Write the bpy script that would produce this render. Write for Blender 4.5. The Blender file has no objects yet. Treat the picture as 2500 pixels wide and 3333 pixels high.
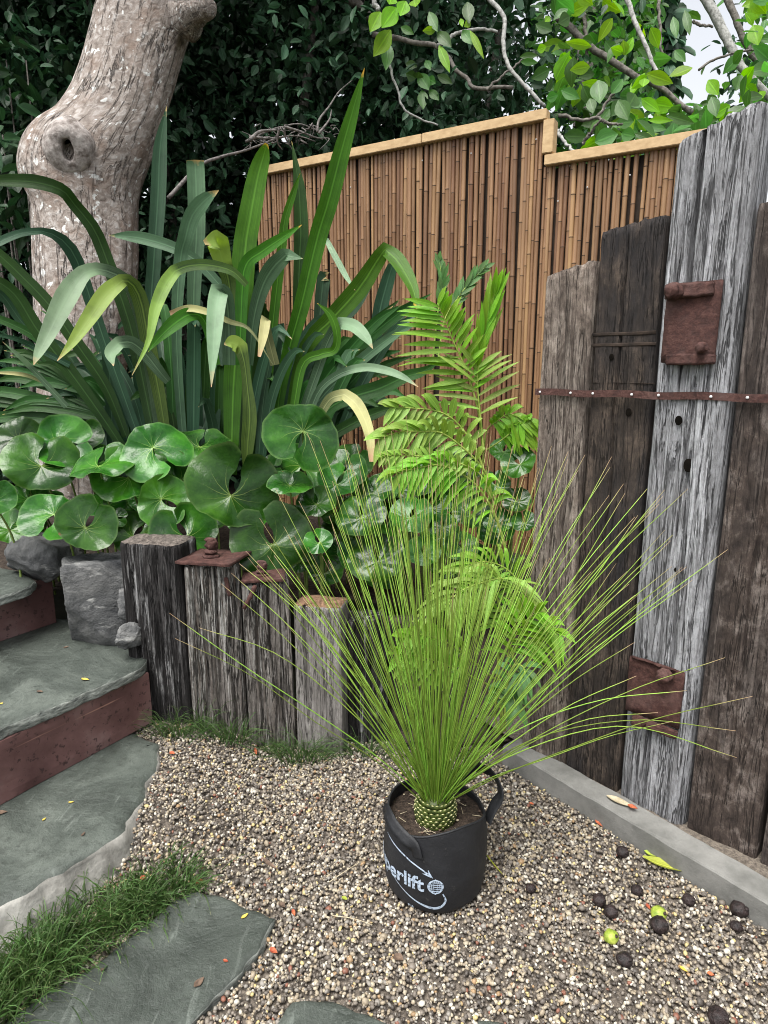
import bpy, bmesh, math, random
import numpy as np
from mathutils import Vector, noise
random.seed(7); rng = np.random.default_rng(7)
S = bpy.context.scene
# ------------------------------------------------------------------ camera
F = 2110.0; CH = 1.5; TH = math.atan((1666.5-1205.5)/F)      # focal length in photograph pixels, eye height, pitch
cd = bpy.data.cameras.new('camera'); cam = bpy.data.objects.new('camera', cd); S.collection.objects.link(cam)
cd.sensor_fit = 'VERTICAL'; cd.sensor_height = 24; cd.lens = F/3333*24; cd.clip_end = 400; cd.clip_start = .05
cam.location = (0, 0, CH); cam.rotation_euler = (math.pi/2-TH, 0, 0); S.camera = cam
# ------------------------------------------------------------------ sky, sun, exposure
SUN_EL, SUN_AZ = math.radians(66), math.radians(215)           # azimuth clockwise from +Y
W = bpy.data.worlds.new('World'); S.world = W; W.use_nodes = True
wn = W.node_tree.nodes; wl = W.node_tree.links
sky = wn.new('ShaderNodeTexSky'); sky.sky_type = 'NISHITA'; sky.sun_disc = False
sky.sun_elevation = SUN_EL; sky.sun_rotation = SUN_AZ; sky.air_density = 1.0; sky.dust_density = 4.0; sky.ozone_density = 1.0
hs = wn.new('ShaderNodeHueSaturation'); hs.inputs['Saturation'].default_value = .2
wl.new(sky.outputs[0], hs.inputs['Color']); wl.new(hs.outputs[0], wn['Background'].inputs[0])
wn['Background'].inputs[1].default_value = .10
sl = bpy.data.lights.new('sun', 'SUN'); sl.energy = 1.5; sl.angle = math.radians(34); sl.color = (1, .965, .91)
so = bpy.data.objects.new('sun', sl); S.collection.objects.link(so); so.location = (-1, -2, 6)
sd = Vector((math.sin(SUN_AZ)*math.cos(SUN_EL), math.cos(SUN_AZ)*math.cos(SUN_EL), math.sin(SUN_EL)))
so.rotation_euler = sd.to_track_quat('Z', 'Y').to_euler()
S.view_settings.view_transform = 'Standard'; S.view_settings.look = 'None'; S.view_settings.gamma = 1
S.view_settings.exposure = 1.6; S.view_settings.use_curve_mapping = False
S.cycles.max_bounces = 6; S.cycles.pixel_filter_type = 'BLACKMAN_HARRIS'; S.cycles.filter_width = 1.0; S.cycles.transparent_max_bounces = 8
# ------------------------------------------------------------------ photograph pixel -> place
fwd = np.array([0, math.cos(TH), -math.sin(TH)]); upv = np.array([0, math.sin(TH), math.cos(TH)]); rt = np.array([1., 0, 0])
CAM = np.array([0, 0, CH]); KP = 1659/2500; KZ = 900/1659
def ray(p): return rt*(p[0]-1250)/F+upv*(1666.5-p[1])/F+fwd
def G(p, z=0.): r = ray(p); return CAM+r*((z-CH)/r[2])                 # on a level at height z
def D(p, d): return CAM+ray(p)*d                                       # at a distance from the lens plane
def VP(p, p0, n): r = ray(p); return CAM+r*(np.dot(np.asarray(p0)-CAM, n)/np.dot(r, n))   # on an upright plane
def f(x, y): return (x/KP, y/KP)
TO = {1:(0,0),2:(800,0),3:(1600,0),4:(0,700),5:(800,700),6:(1600,700),7:(0,1400),8:(800,1400),9:(1600,1400),14:(0,2100),16:(1600,2200),17:(0,2650),18:(700,2800)}
def t(n, x, y): return (TO[n][0]+x*KZ, TO[n][1]+y*KZ)
def nz(v): v = np.asarray(v, float); return v/(np.linalg.norm(v)+1e-12)
# ------------------------------------------------------------------ mesh helpers
COL = S.collection; ORG = {}
def new_obj(name, V, Fc, mat, parent=None, smooth=True, uv=None, org=None, mats=None, mi=None):
    V = np.asarray(V, float)
    if parent is not None: o0 = ORG[parent.name]
    elif org is not None: o0 = np.asarray(org, float)
    else: o0 = np.array([(V[:,0].min()+V[:,0].max())/2, (V[:,1].min()+V[:,1].max())/2, V[:,2].min()])
    me = bpy.data.meshes.new(name)
    if isinstance(Fc, np.ndarray):
        k = Fc.shape[1]; me.vertices.add(len(V)); me.vertices.foreach_set('co', (V-o0).astype(np.float32).ravel())
        me.loops.add(Fc.size); me.loops.foreach_set('vertex_index', Fc.astype(np.int32).ravel())
        me.polygons.add(len(Fc)); me.polygons.foreach_set('loop_start', np.arange(0, Fc.size, k, dtype=np.int32))
        me.update(calc_edges=True); me.validate()
    else:
        me.from_pydata((V-o0).tolist(), [], Fc)
    if uv is not None:
        uv = np.asarray(uv, np.float32); L = me.uv_layers.new(name='UVMap'); idx = np.empty(len(me.loops), np.int32)
        me.loops.foreach_get('vertex_index', idx); L.data.foreach_set('uv', uv[idx].ravel())
    if smooth: me.polygons.foreach_set('use_smooth', np.ones(len(me.polygons), bool))
    if mats:
        for m in mats: me.materials.append(m)
        if mi is not None: me.polygons.foreach_set('material_index', np.asarray(mi, np.int32))
    else: me.materials.append(mat)
    o = bpy.data.objects.new(name, me); COL.objects.link(o)
    if parent is not None: o.parent = parent
    else: o.location = o0
    ORG[o.name] = o0
    return o
def thing(name, loc, label, cat, group=None):
    o = bpy.data.objects.new(name, None); COL.objects.link(o); o.empty_display_size = .05
    o.location = loc; ORG[o.name] = np.asarray(loc, float); return tag(o, label, cat, group)
def tag(o, label=None, cat=None, group=None, kind=None):
    if label: o['label'] = label
    if cat: o['category'] = cat
    if group: o['group'] = group
    if kind: o['kind'] = kind
    return o
def spline(P, n):
    P = np.asarray(P, float); m = len(P)
    if m == 2: s = np.linspace(0, 1, n)[:, None]; return P[0]*(1-s)+P[1]*s
    seg = np.r_[0, np.cumsum(np.sqrt(np.linalg.norm(np.diff(P[:, :3], axis=0), axis=1))+1e-9)]
    out = []; E = np.vstack([2*P[0]-P[1], P, 2*P[-1]-P[-2]])
    for q in np.linspace(0, seg[-1], n):
        i = min(max(np.searchsorted(seg, q, 'right')-1, 0), m-2); u = (q-seg[i])/(seg[i+1]-seg[i])
        a, b, c, d = E[i], E[i+1], E[i+2], E[i+3]
        out.append(.5*((2*b)+(c-a)*u+(2*a-5*b+4*c-d)*u*u+(3*b-a-3*c+d)*u**3))
    return np.array(out)
def tangents(P):
    T = np.gradient(P, axis=0); return T/(np.linalg.norm(T, axis=1)[:, None]+1e-12)
def grid_faces(r, c, close=False, off=0):
    fs = []
    for i in range(r-1):
        for j in range(c if close else c-1):
            k = (j+1) % c; fs.append((off+i*c+j, off+i*c+k, off+(i+1)*c+k, off+(i+1)*c+j))
    return fs
def ribbon(P, wid, face, fold=.14, us=(-1, -.55, 0, .55, 1)):
    """a leaf blade: centre line P, width, the direction its face looks to"""
    P = np.asarray(P); T = tangents(P); fc = np.asarray(face, float)
    if fc.ndim == 1: fc = np.tile(fc, (len(P), 1))
    w = np.cross(T, fc); w /= np.linalg.norm(w, axis=1)[:, None]+1e-9; n = np.cross(w, T)
    V = []; U = []
    for i in range(len(P)):
        for u in us:
            V.append(P[i]+w[i]*u*wid[i]/2+n[i]*fold*wid[i]*(abs(u)-.5)); U.append((u*.5+.5, i/(len(P)-1)))
    return V, grid_faces(len(P), len(us)), U
def tube(P, rad, sides=8, cap=True, jit=0):
    P = np.asarray(P); T = tangents(P); a = nz(np.cross(T[0], (0.3, .2, 1) if abs(T[0][2]) < .9 else (1, 0, 0)))
    V = []; U = []
    for i in range(len(P)):
        a = nz(a-T[i]*np.dot(a, T[i])); b = np.cross(T[i], a)
        for j in range(sides):
            th = 2*math.pi*j/sides; r = rad[i]*(1+(random.uniform(-jit, jit) if jit else 0))
            V.append(P[i]+(a*math.cos(th)+b*math.sin(th))*r); U.append((j/sides, i/(len(P)-1)))
    fs = grid_faces(len(P), sides, True)
    if cap: fs += [tuple(range(sides))[::-1], tuple(range((len(P)-1)*sides, len(P)*sides))]
    return V, fs, U
class MB:                                                           # collects shapes into one mesh
    def __init__(s): s.V = []; s.F = []; s.U = []
    def add(s, vfu):
        V, Fc, U = vfu; o = len(s.V); s.V += [list(v) for v in V]; s.F += [tuple(i+o for i in q) for q in Fc]; s.U += list(U); return s
    def build(s, name, mat, parent=None, **k): return new_obj(name, s.V, s.F, mat, parent, uv=s.U, **k)
def fbm(v, o=4): return noise.fractal(Vector(v), 1.0, 2.0, o)
# ------------------------------------------------------------------ material helpers
def nmat(name):
    m = bpy.data.materials.new(name); m.use_nodes = True; nt = m.node_tree; nt.nodes.clear()
    m.diffuse_color = (.5, .5, .5, 1); return m, nt
def nd(nt, ty, ins=None, **pr):
    n = nt.nodes.new('ShaderNode'+ty)
    for k, v in pr.items(): setattr(n, k, v)
    for k, v in (ins or {}).items():
        if isinstance(v, bpy.types.NodeSocket): nt.links.new(v, n.inputs[k])
        else: n.inputs[k].default_value = v
    return n
def C4(c): return (c[0], c[1], c[2], 1)
def ramp(nt, fac, stops, interp='LINEAR'):
    n = nt.nodes.new('ShaderNodeValToRGB'); n.color_ramp.interpolation = interp; e = n.color_ramp.elements
    while len(e) < len(stops): e.new(.5)
    for q, (p, c) in zip(e, stops): q.position = p; q.color = C4(c) if len(c) == 3 else c
    nt.links.new(fac, n.inputs[0]); return n.outputs[0]
def math_(nt, op, a, b=0., c=None):
    i = {0: a, 1: b}
    if c is not None: i[2] = c
    return nd(nt, 'Math', i, operation=op).outputs[0]
def mix(nt, fac, a, b, blend='MIX'):
    n = nt.nodes.new('ShaderNodeMix'); n.data_type = 'RGBA'; n.blend_type = blend
    for k, v in ((0, fac), (6, a), (7, b)):
        if isinstance(v, bpy.types.NodeSocket): nt.links.new(v, n.inputs[k])
        else: n.inputs[k].default_value = v if k == 0 else C4(v)
    return n.outputs[2]
def coords(nt, scale=(1, 1, 1), which='Object', rnd=True):
    v = nd(nt, 'TexCoord').outputs[which]
    if rnd:
        r = nd(nt, 'ObjectInfo').outputs['Random']
        v = nd(nt, 'VectorMath', {0: v, 1: nd(nt, 'VectorMath', {0: (31.3, 17.7, 23.1), 'Scale': r}, operation='SCALE').outputs[0]}, operation='ADD').outputs[0]
    return nd(nt, 'Mapping', {'Vector': v, 'Scale': scale}).outputs[0]
def nse(nt, v, sc=5., det=6., rough=.6, dist=0.): return nd(nt, 'TexNoise', {'Vector': v, 'Scale': sc, 'Detail': det, 'Roughness': rough, 'Distortion': dist}).outputs[0]
def bump(nt, h, st=.5, d=.01, nrm=None):
    i = {'Height': h, 'Strength': st, 'Distance': d}
    if nrm is not None: i['Normal'] = nrm
    return nd(nt, 'Bump', i).outputs[0]
def finish(nt, col, rough=.7, nrm=None, spec=.4, transl=0., tcol=None, coat=0.):
    i = {'Base Color': col if isinstance(col, bpy.types.NodeSocket) else C4(col), 'Roughness': rough, 'Specular IOR Level': spec, 'Coat Weight': coat, 'Coat Roughness': .25}
    if nrm is not None: i['Normal'] = nrm
    b = nd(nt, 'BsdfPrincipled', i).outputs[0]
    if transl:
        ti = {'Color': (tcol if tcol is not None else col)}
        if not isinstance(ti['Color'], bpy.types.NodeSocket): ti['Color'] = C4(ti['Color'])
        tb = nd(nt, 'BsdfTranslucent', ti).outputs[0]
        b = nd(nt, 'MixShader', {0: transl, 1: b, 2: tb}).outputs[0]
    o = nd(nt, 'OutputMaterial'); nt.links.new(b, o.inputs[0])
def wood(name, dark, mid, light, streak=.5, patch=.5, crack=.02, bst=.8, tint=None, tone=None, iso=1., bsc=6., fw=.45):
    m, nt = nmat(name)
    fib = nse(nt, coords(nt, (140, 140, 9)), 1., 6, .65, .3)                  # fibres
    chk = nse(nt, coords(nt, (46, 46, 2.4)), 1., 5, .62, .5)                  # drying checks
    mot = nse(nt, coords(nt, (16, 16, 6*iso)), 1., 9, .72, .3)                # mottling
    big = nse(nt, coords(nt, (bsc, bsc, 1.3)), 1., 5, .6, .5)                     # weathered areas
    spk = nse(nt, coords(nt, (90, 90, 45)), 1., 4, .7)
    v = math_(nt, 'ADD', math_(nt, 'MULTIPLY', mot, 1-fw), math_(nt, 'MULTIPLY', fib, fw))
    c = ramp(nt, v, [(.36, dark), (.5, mid), (.62, light)])
    if tone: c = mix(nt, nd(nt, 'MapRange', {0: big, 1: .45, 2: .58, 3: 0., 4: .75}).outputs[0], c, mix(nt, v, [x*.4 for x in tone], tone))
    st = math_(nt, 'ADD', math_(nt, 'MULTIPLY', big, .6), math_(nt, 'MULTIPLY', chk, .4))
    stk = nd(nt, 'MapRange', {0: st, 1: .56-.10*patch, 2: .64-.08*patch, 3: 0., 4: streak}).outputs[0]
    stk = math_(nt, 'MULTIPLY', stk, nd(nt, 'MapRange', {0: fib, 1: .38, 2: .55, 3: 0., 4: 1.}).outputs[0])
    c = mix(nt, stk, c, [min(.5, max(.36, x*1.4)) for x in light] if streak > .55 else [min(.62, x*1.45) for x in light])
    ck = nd(nt, 'MapRange', {0: math_(nt, 'ABSOLUTE', math_(nt, 'SUBTRACT', chk, .5)), 1: crack*.15, 2: crack, 3: 1., 4: 0.}).outputs[0]
    ck = math_(nt, 'MULTIPLY', ck, nd(nt, 'MapRange', {0: mot, 1: .38, 2: .52, 3: .2, 4: 1.}).outputs[0])
    c = mix(nt, math_(nt, 'MULTIPLY', ck, .85), c, [x*.3 for x in dark])
    if tint: c = mix(nt, nd(nt, 'MapRange', {0: spk, 1: .47, 2: .66, 3: 0., 4: .6}).outputs[0], c, tint)
    hh = math_(nt, 'SUBTRACT', math_(nt, 'ADD', fib, math_(nt, 'MULTIPLY', mot, .9)), math_(nt, 'MULTIPLY', ck, 1.1))
    finish(nt, c, .84, bump(nt, hh, bst, .012), .22); return m
def foliage(name, base, tip, rough=.35, transl=.25, var=.35, tipc=None, spec=.5, rib=1.0, grad=None, island=False):
    """blade leaves: u across, v along"""
    m, nt = nmat(name); uv = nd(nt, 'TexCoord').outputs['UV']; xy = nd(nt, 'SeparateXYZ', {0: uv})
    u, v = xy.outputs[0], xy.outputs[1]; r = nd(nt, 'NewGeometry').outputs['Random Per Island'] if island else nd(nt, 'ObjectInfo').outputs['Random']
    c = mix(nt, nd(nt, 'MapRange', {0: v, 1: grad[0], 2: grad[1], 3: 0., 4: 1.}).outputs[0] if grad else v, base, tip)  # grad: blade painted dark to the fold, paler beyond it as if lit
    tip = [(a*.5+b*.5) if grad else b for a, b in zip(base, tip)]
    st = nse(nt, nd(nt, 'Mapping', {'Vector': uv, 'Scale': (34, .9, 1)}).outputs[0], 1., 5, .7)
    c = mix(nt, nd(nt, 'MapRange', {0: st, 1: .35, 2: .7, 3: 0., 4: .6}).outputs[0], c, [x*1.8 for x in tip])
    ob = nse(nt, coords(nt), 9., 5, .6)
    c = mix(nt, nd(nt, 'MapRange', {0: ob, 1: .45, 2: .75, 3: 0., 4: .4}).outputs[0], c, [x*.45 for x in base])
    mid = nd(nt, 'MapRange', {0: math_(nt, 'ABSOLUTE', math_(nt, 'SUBTRACT', u, .5)), 1: .015, 2: .06, 3: .5*rib, 4: 0.}).outputs[0]
    c = mix(nt, mid, c, [min(1, x*2.2+.02) for x in tip])
    hv = nd(nt, 'HueSaturation', {'Hue': math_(nt, 'MULTIPLY_ADD', r, .03, .485), 'Saturation': 1., 'Value': math_(nt, 'MULTIPLY_ADD', r, var, 1-var/2), 'Color': c}).outputs[0]
    c = hv
    if tipc:
        e = nse(nt, coords(nt), 40., 3)
        tv = math_(nt, 'ADD', v, math_(nt, 'MULTIPLY', math_(nt, 'SUBTRACT', e, .5), .12))
        c = mix(nt, nd(nt, 'MapRange', {0: tv, 1: tipc[0], 2: min(1., tipc[0]+.1), 3: 0., 4: 1.}).outputs[0], c, tipc[1])
    nr = bump(nt, st, .35, .004)
    tc = nd(nt, 'HueSaturation', {'Saturation': 1.15, 'Value': 1.5, 'Color': c}).outputs[0]
    finish(nt, c, rough, nr, spec, transl, tc); return m
def rusty(name):
    m, nt = nmat(name); a = nse(nt, coords(nt), 42., 10, .78); b = nse(nt, coords(nt), 9., 6, .7)
    c = ramp(nt, a, [(.3, (.022, .011, .010)), (.5, (.068, .029, .024)), (.7, (.14, .070, .058))])
    c = mix(nt, nd(nt, 'MapRange', {0: b, 1: .5, 2: .75, 3: 0., 4: .6}).outputs[0], c, (.16, .10, .09))
    finish(nt, c, .75, bump(nt, a, 1., .010), .3); return m
def plain(name, a, b, sc=20., rough=.8, bst=.4, bd=.004, spec=.3, det=6, stretch=(1, 1, 1), lo=.35, hi=.65):
    m, nt = nmat(name); n = nse(nt, coords(nt, stretch), sc, det, .65)
    finish(nt, ramp(nt, n, [(lo, a), (hi, b)]), rough, bump(nt, n, bst, bd), spec); return m
M = {}
M['wood_grey'] = wood('weathered_grey_wood', (.085, .084, .087), (.24, .242, .252), (.40, .408, .43), .55, .9, .026, 1.0, (.13, .129, .134), None, .7, 9., .42)
M['wood_brown'] = wood('brown_sleeper_wood', (.022, .017, .015), (.075, .057, .048), (.22, .185, .165), .35, .5, .012, .9, (.030, .023, .02), (.045, .038, .036), 2.0, 6., .15)
M['wood_dark'] = wood('dark_sleeper_wood', (.020, .016, .014), (.050, .039, .032), (.115, .088, .070), .1, .2, .014, .9, (.024, .02, .018), (.026, .026, .030), 1.6, 5., .2)
M['wood_pale'] = wood('pale_brown_wood', (.060, .047, .039), (.20, .162, .135), (.37, .32, .275), .4, .6, .016, .9, (.055, .042, .035), (.05, .038, .033), 1.8, 7., .2)
M['wood_tar'] = wood('tarred_post_wood', (.008, .0075, .0075), (.022, .020, .020), (.09, .086, .085), 1., .25, .02, 1.1, (.012, .011, .011), None, .3, 15.)
M['wood_post'] = wood('grey_post_wood', (.055, .049, .044), (.19, .172, .158), (.38, .36, .34), .9, .75, .03, 1.1, (.05, .043, .038), (.10, .068, .048), .3, 13.)
M['wood_post_grey'] = wood('smooth_grey_post_wood', (.10, .092, .085), (.19, .178, .168), (.31, .295, .28), .4, .4, .016, .8, (.11, .10, .095), None, .4)
M['wood_cut'] = plain('split_wood_top', (.08, .045, .026), (.23, .14, .085), 60, .9, .9, .01)
M['wood_end'] = plain('weathered_wood_end', (.045, .037, .032), (.17, .145, .125), 60, .9, .9, .01)
M['rust'] = rusty('rusted_iron')
M['timber'] = plain('treated_pine', (.40, .27, .14), (.53, .38, .21), 3., .65, .3, .002, .3, 6, (.6, 14, 14))
M['board'] = plain('dark_backing_board', (.022, .016, .012), (.05, .036, .027), 20, .9)
M['nail'] = plain('galvanised_nail', (.45, .45, .46), (.65, .65, .66), 40, .4, .1, .001)
# bamboo: each cane its own tone
m, nt = nmat('bamboo'); r = nd(nt, 'ObjectInfo').outputs['Random']
c = ramp(nt, r, [(0, (.20, .118, .074)), (.2, (.34, .222, .135)), (.42, (.23, .138, .088)), (.6, (.30, .186, .118)), (.76, (.16, .086, .056)), (.88, (.44, .295, .170)), (1, (.12, .066, .047))])
g = nse(nt, coords(nt, (40, 40, 3)), 1., 6, .65); g2 = nse(nt, coords(nt, (9, 9, 1.6)), 1., 4, .6)
c = mix(nt, nd(nt, 'MapRange', {0: g2, 1: .46, 2: .78, 3: 0., 4: .75}).outputs[0], c, (.085, .046, .032))
c = mix(nt, nd(nt, 'MapRange', {0: g, 1: .5, 2: .75, 3: 0., 4: .4}).outputs[0], c, (.44, .29, .17))
c = mix(nt, 1., c, (.88, .80, .66), 'MULTIPLY')
finish(nt, c, .45, bump(nt, g, .25, .003), .4); M['bamboo'] = m
M['bamboo_node'] = plain('bamboo_node_ring', (.03, .017, .010), (.08, .045, .025), 60, .7, .3, .002)
# stone
m, nt = nmat('green_slate'); co = coords(nt)
a = nse(nt, co, 3.2, 8, .65, .8); b = nse(nt, co, 34., 8, .75); s = nse(nt, coords(nt, (30, 6, 20)), 1., 5, .6, 1.)
c = ramp(nt, a, [(.34, (.032, .039, .033)), (.5, (.058, .069, .059)), (.66, (.100, .115, .099))])
c = mix(nt, nd(nt, 'MapRange', {0: b, 1: .50, 2: .66, 3: 0., 4: .75}).outputs[0], c, (.028, .033, .028))
c = mix(nt, nd(nt, 'MapRange', {0: s, 1: .60, 2: .72, 3: 0., 4: .45}).outputs[0], c, (.20, .225, .20))
finish(nt, c, nd(nt, 'MapRange', {0: a, 1: .3, 2: .7, 3: .42, 4: .7}).outputs[0], bump(nt, math_(nt, 'ADD', math_(nt, 'MULTIPLY', a, 2.), math_(nt, 'ADD', math_(nt, 'MULTIPLY', b, .6), math_(nt, 'MULTIPLY', nse(nt, co, 110., 4, .7), .25))), .7, .012), .45); M['slate'] = m
M['slate_edge'] = plain('broken_slate_edge', (.085, .095, .088), (.30, .32, .29), 30, .85, 1., .012, .3, 8, (1, 1, 3))
M['mortar'] = plain('pale_mortar', (.13, .125, .112), (.38, .37, .34), 9, .9, 1., .012, .2, 9)
m, nt = nmat('grey_rock'); co = coords(nt)
a = nse(nt, co, 5., 9, .65, .7); b = nse(nt, co, 22., 8, .7); v = nse(nt, coords(nt, (5, 5, 14)), 1., 6, .6, 1.5)
c = ramp(nt, a, [(.36, (.030, .032, .035)), (.5, (.085, .087, .088)), (.64, (.19, .19, .185))])
c = mix(nt, nd(nt, 'MapRange', {0: v, 1: .58, 2: .7, 3: 0., 4: .7}).outputs[0], c, (.42, .42, .40))
finish(nt, c, .8, bump(nt, math_(nt, 'ADD', a, math_(nt, 'MULTIPLY', b, .5)), .9, .03), .3); M['rock'] = m
m, nt = nmat('red_brown_steel'); co = coords(nt)
a = nse(nt, co, 4., 6, .6); b = nse(nt, co, 45., 5, .7); s = nse(nt, nd(nt, 'Mapping', {'Vector': nd(nt, 'TexCoord').outputs['UV'], 'Scale': (1.1, 48, 1)}).outputs[0], 1., 5, .6, .3)
c = ramp(nt, a, [(.35, (.085, .040, .038)), (.52, (.145, .075, .070)), (.66, (.20, .125, .118))])
c = mix(nt, nd(nt, 'MapRange', {0: b, 1: .57, 2: .62, 3: 0., 4: .8}).outputs[0], c, (.035, .018, .018))
c = mix(nt, nd(nt, 'MapRange', {0: s, 1: .635, 2: .68, 3: 0., 4: .8}).outputs[0], c, (.36, .20, .15))
finish(nt, c, .55, bump(nt, a, .3, .01), .4); M['red'] = m
m, nt = nmat('concrete'); co = coords(nt)
a = nse(nt, co, 5., 8, .65); b = nse(nt, co, 90., 4, .7)
c = ramp(nt, a, [(.35, (.095, .095, .088)), (.65, (.22, .218, .205))]); c = mix(nt, nd(nt, 'MapRange', {0: b, 1: .6, 2: .72, 3: 0., 4: .6}).outputs[0], c, (.13, .125, .115))
finish(nt, c, .88, bump(nt, b, .5, .004), .25); M['concrete'] = m
# bark
m, nt = nmat('bark'); uvm = nd(nt, 'TexCoord').outputs['UV']
cr = nse(nt, nd(nt, 'Mapping', {'Vector': uvm, 'Scale': (12, 1.9, 1)}).outputs[0], 1., 6, .62, .45)
cr2 = nse(nt, nd(nt, 'Mapping', {'Vector': uvm, 'Scale': (26, 30, 1)}).outputs[0], 1., 5, .65, .6)
bl = nse(nt, nd(nt, 'Mapping', {'Vector': uvm, 'Scale': (5, 5, 1)}).outputs[0], 1., 5, .6)
c = ramp(nt, cr2, [(.30, (.12, .096, .082)), (.5, (.26, .225, .20)), (.70, (.44, .415, .395))])
c = mix(nt, nd(nt, 'MapRange', {0: bl, 1: .5, 2: .68, 3: 0., 4: .6}).outputs[0], c, (.20, .135, .10))
lm = nd(nt, 'MapRange', {0: nse(nt, nd(nt, 'Mapping', {'Vector': uvm, 'Scale': (17, 17, 1), 'Location': (4, 9, 0)}).outputs[0], 1., 3, .5), 1: .63, 2: .65, 3: 0., 4: .85}).outputs[0]
c = mix(nt, lm, c, (.62, .63, .61))
ln = math_(nt, 'ABSOLUTE', math_(nt, 'SUBTRACT', cr, .5))
crk = nd(nt, 'MapRange', {0: ln, 1: .002, 2: .016, 3: 1., 4: 0.}).outputs[0]
crk = math_(nt, 'MULTIPLY', crk, nd(nt, 'MapRange', {0: bl, 1: .42, 2: .55, 3: 1., 4: .25}).outputs[0])
c = mix(nt, math_(nt, 'MULTIPLY', crk, .9), c, (.035, .028, .025))
finish(nt, c, .85, bump(nt, math_(nt, 'SUBTRACT', math_(nt, 'MULTIPLY', cr2, .5), crk), .9, .02), .25); M['bark'] = m
M['knot'] = plain('healed_knot_bark', (.12, .098, .085), (.46, .42, .395), 24, .85, 1., .012, .25, 8)
M['hole'] = plain('dark_hole', (.003, .0025, .002), (.010, .008, .006), 30, .95, .1, .001, .05)
M['heartwood'] = plain('rotten_heartwood', (.015, .011, .009), (.05, .035, .026), 30, .9)
M['twig'] = plain('grey_twig_bark', (.14, .14, .13), (.42, .42, .40), 45, .85, .6, .004)
M['branch_dark'] = plain('dark_branch_bark', (.06, .052, .045), (.22, .20, .18), 40, .85, .7, .006)
M['dead'] = plain('dead_stalk', (.06, .055, .052), (.22, .20, .19), 50, .85)
# leaves
M['flax'] = foliage('flax_leaf', (.007, .026, .007), (.019, .060, .010), .40, .12, .6, (.97, (.35, .27, .10)), .16)
M['flax_blue'] = foliage('flax_leaf_bluish', (.008, .026, .014), (.021, .054, .026), .40, .10, .6, (.97, (.35, .27, .12)), .18)
M['flax_bright'] = foliage('flax_leaf_fresh', (.014, .052, .006), (.045, .135, .008), .40, .25, .2, (.978, (.60, .36, .06)), .18)
M['flax_pale_lit'] = foliage('flax_leaf_pale_lit', (.011, .034, .014), (.18, .28, .16), .42, .2, .2, (.93, (.42, .27, .14)), .3, .5, (.46, .52))  # pale lit upper side and dark underside painted along the blade
M['flax_lime_lit'] = foliage('flax_leaf_lime_lit', (.010, .034, .008), (.22, .34, .06), .42, .3, .2, (.93, (.45, .34, .16)), .3, .5, (.46, .52))  # lime blade, light on the folded part painted against a dark foot
M['flax_mid'] = foliage('flax_leaf_grey_green', (.012, .036, .016), (.065, .125, .062), .42, .15, .25, (.95, (.42, .30, .12)), .25, .6)
M['flax_dry'] = foliage('flax_leaf_dry', (.055, .075, .025), (.36, .33, .15), .55, .15, .2, (.88, (.40, .25, .14)), .3, .5, (.3, .6))  # dry leaf colour, with the lit part past the fold painted paler too
M['palm'] = foliage('palm_leaflet', (.085, .22, .010), (.17, .34, .020), .42, .38, .5, (.97, (.3, .28, .08)), .4, .5)
M['palm_pale'] = foliage('palm_leaflet_pale', (.12, .22, .022), (.21, .32, .055), .45, .3, .5, (.96, (.3, .28, .08)), .4, .5)
M['palm_dark'] = foliage('palm_leaflet_dark', (.03, .085, .018), (.06, .15, .03), .42, .25, .35, None, .4, .5)
M['needle'] = foliage('grass_tree_leaf', (.11, .24, .018), (.27, .40, .065), .42, .2, .8, (.90, (.52, .36, .22)), .4, 0.)
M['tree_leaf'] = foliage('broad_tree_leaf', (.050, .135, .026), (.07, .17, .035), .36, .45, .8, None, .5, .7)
M['tree_leaf_lit'] = foliage('broad_tree_leaf_lit_yellow_green', (.15, .32, .015), (.20, .40, .02), .42, .55, .4, None, .4, .7)  # lit copy of the broad leaf, its brightness put into the colour
M['far_leaf'] = foliage('far_tree_leaf', (.035, .095, .020), (.06, .15, .03), .45, .4, .9, None, .4, .6, None, True)
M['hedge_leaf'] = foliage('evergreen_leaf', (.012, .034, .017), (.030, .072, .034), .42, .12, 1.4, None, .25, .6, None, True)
M['shrub_leaf'] = foliage('shrub_leaf', (.012, .036, .014), (.024, .062, .022), .4, .15, .7, None, .45, .6, None, True)
M['grass'] = foliage('lawn_grass', (.014, .042, .010), (.070, .125, .034), .45, .25, .9, (.93, (.42, .40, .2)), .35, 0., None, True)
M['stem_green'] = plain('leaf_stalk', (.11, .17, .035), (.20, .27, .07), 30, .5, .2, .002)
M['rachis'] = plain('palm_stalk', (.17, .26, .04), (.32, .38, .08), 30, .5, .2, .002)
# round glossy leaves: u = angle, v = radius
m, nt = nmat('round_glossy_leaf'); uvm = nd(nt, 'TexCoord').outputs['UV']; xy = nd(nt, 'SeparateXYZ', {0: uvm}); u, v = xy.outputs[0], xy.outputs[1]
rnd = nd(nt, 'ObjectInfo').outputs['Random']
wob = math_(nt, 'MULTIPLY', math_(nt, 'SUBTRACT', nse(nt, coords(nt), 14., 3), .5), .05)
ph = math_(nt, 'MULTIPLY', math_(nt, 'ADD', u, wob), 11.)
ds = math_(nt, 'MULTIPLY', math_(nt, 'ABSOLUTE', math_(nt, 'SUBTRACT', math_(nt, 'FRACT', ph), .5)), v)       # distance to a main vein
th = math_(nt, 'MULTIPLY', math_(nt, 'SUBTRACT', .62, v), .036)
vein = nd(nt, 'MapRange', {0: math_(nt, 'SUBTRACT', th, ds), 1: -.006, 2: .012, 3: 0., 4: 1.}).outputs[0]
fan = math_(nt, 'ABSOLUTE', math_(nt, 'SUBTRACT', math_(nt, 'FRACT', ph), .5))
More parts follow.
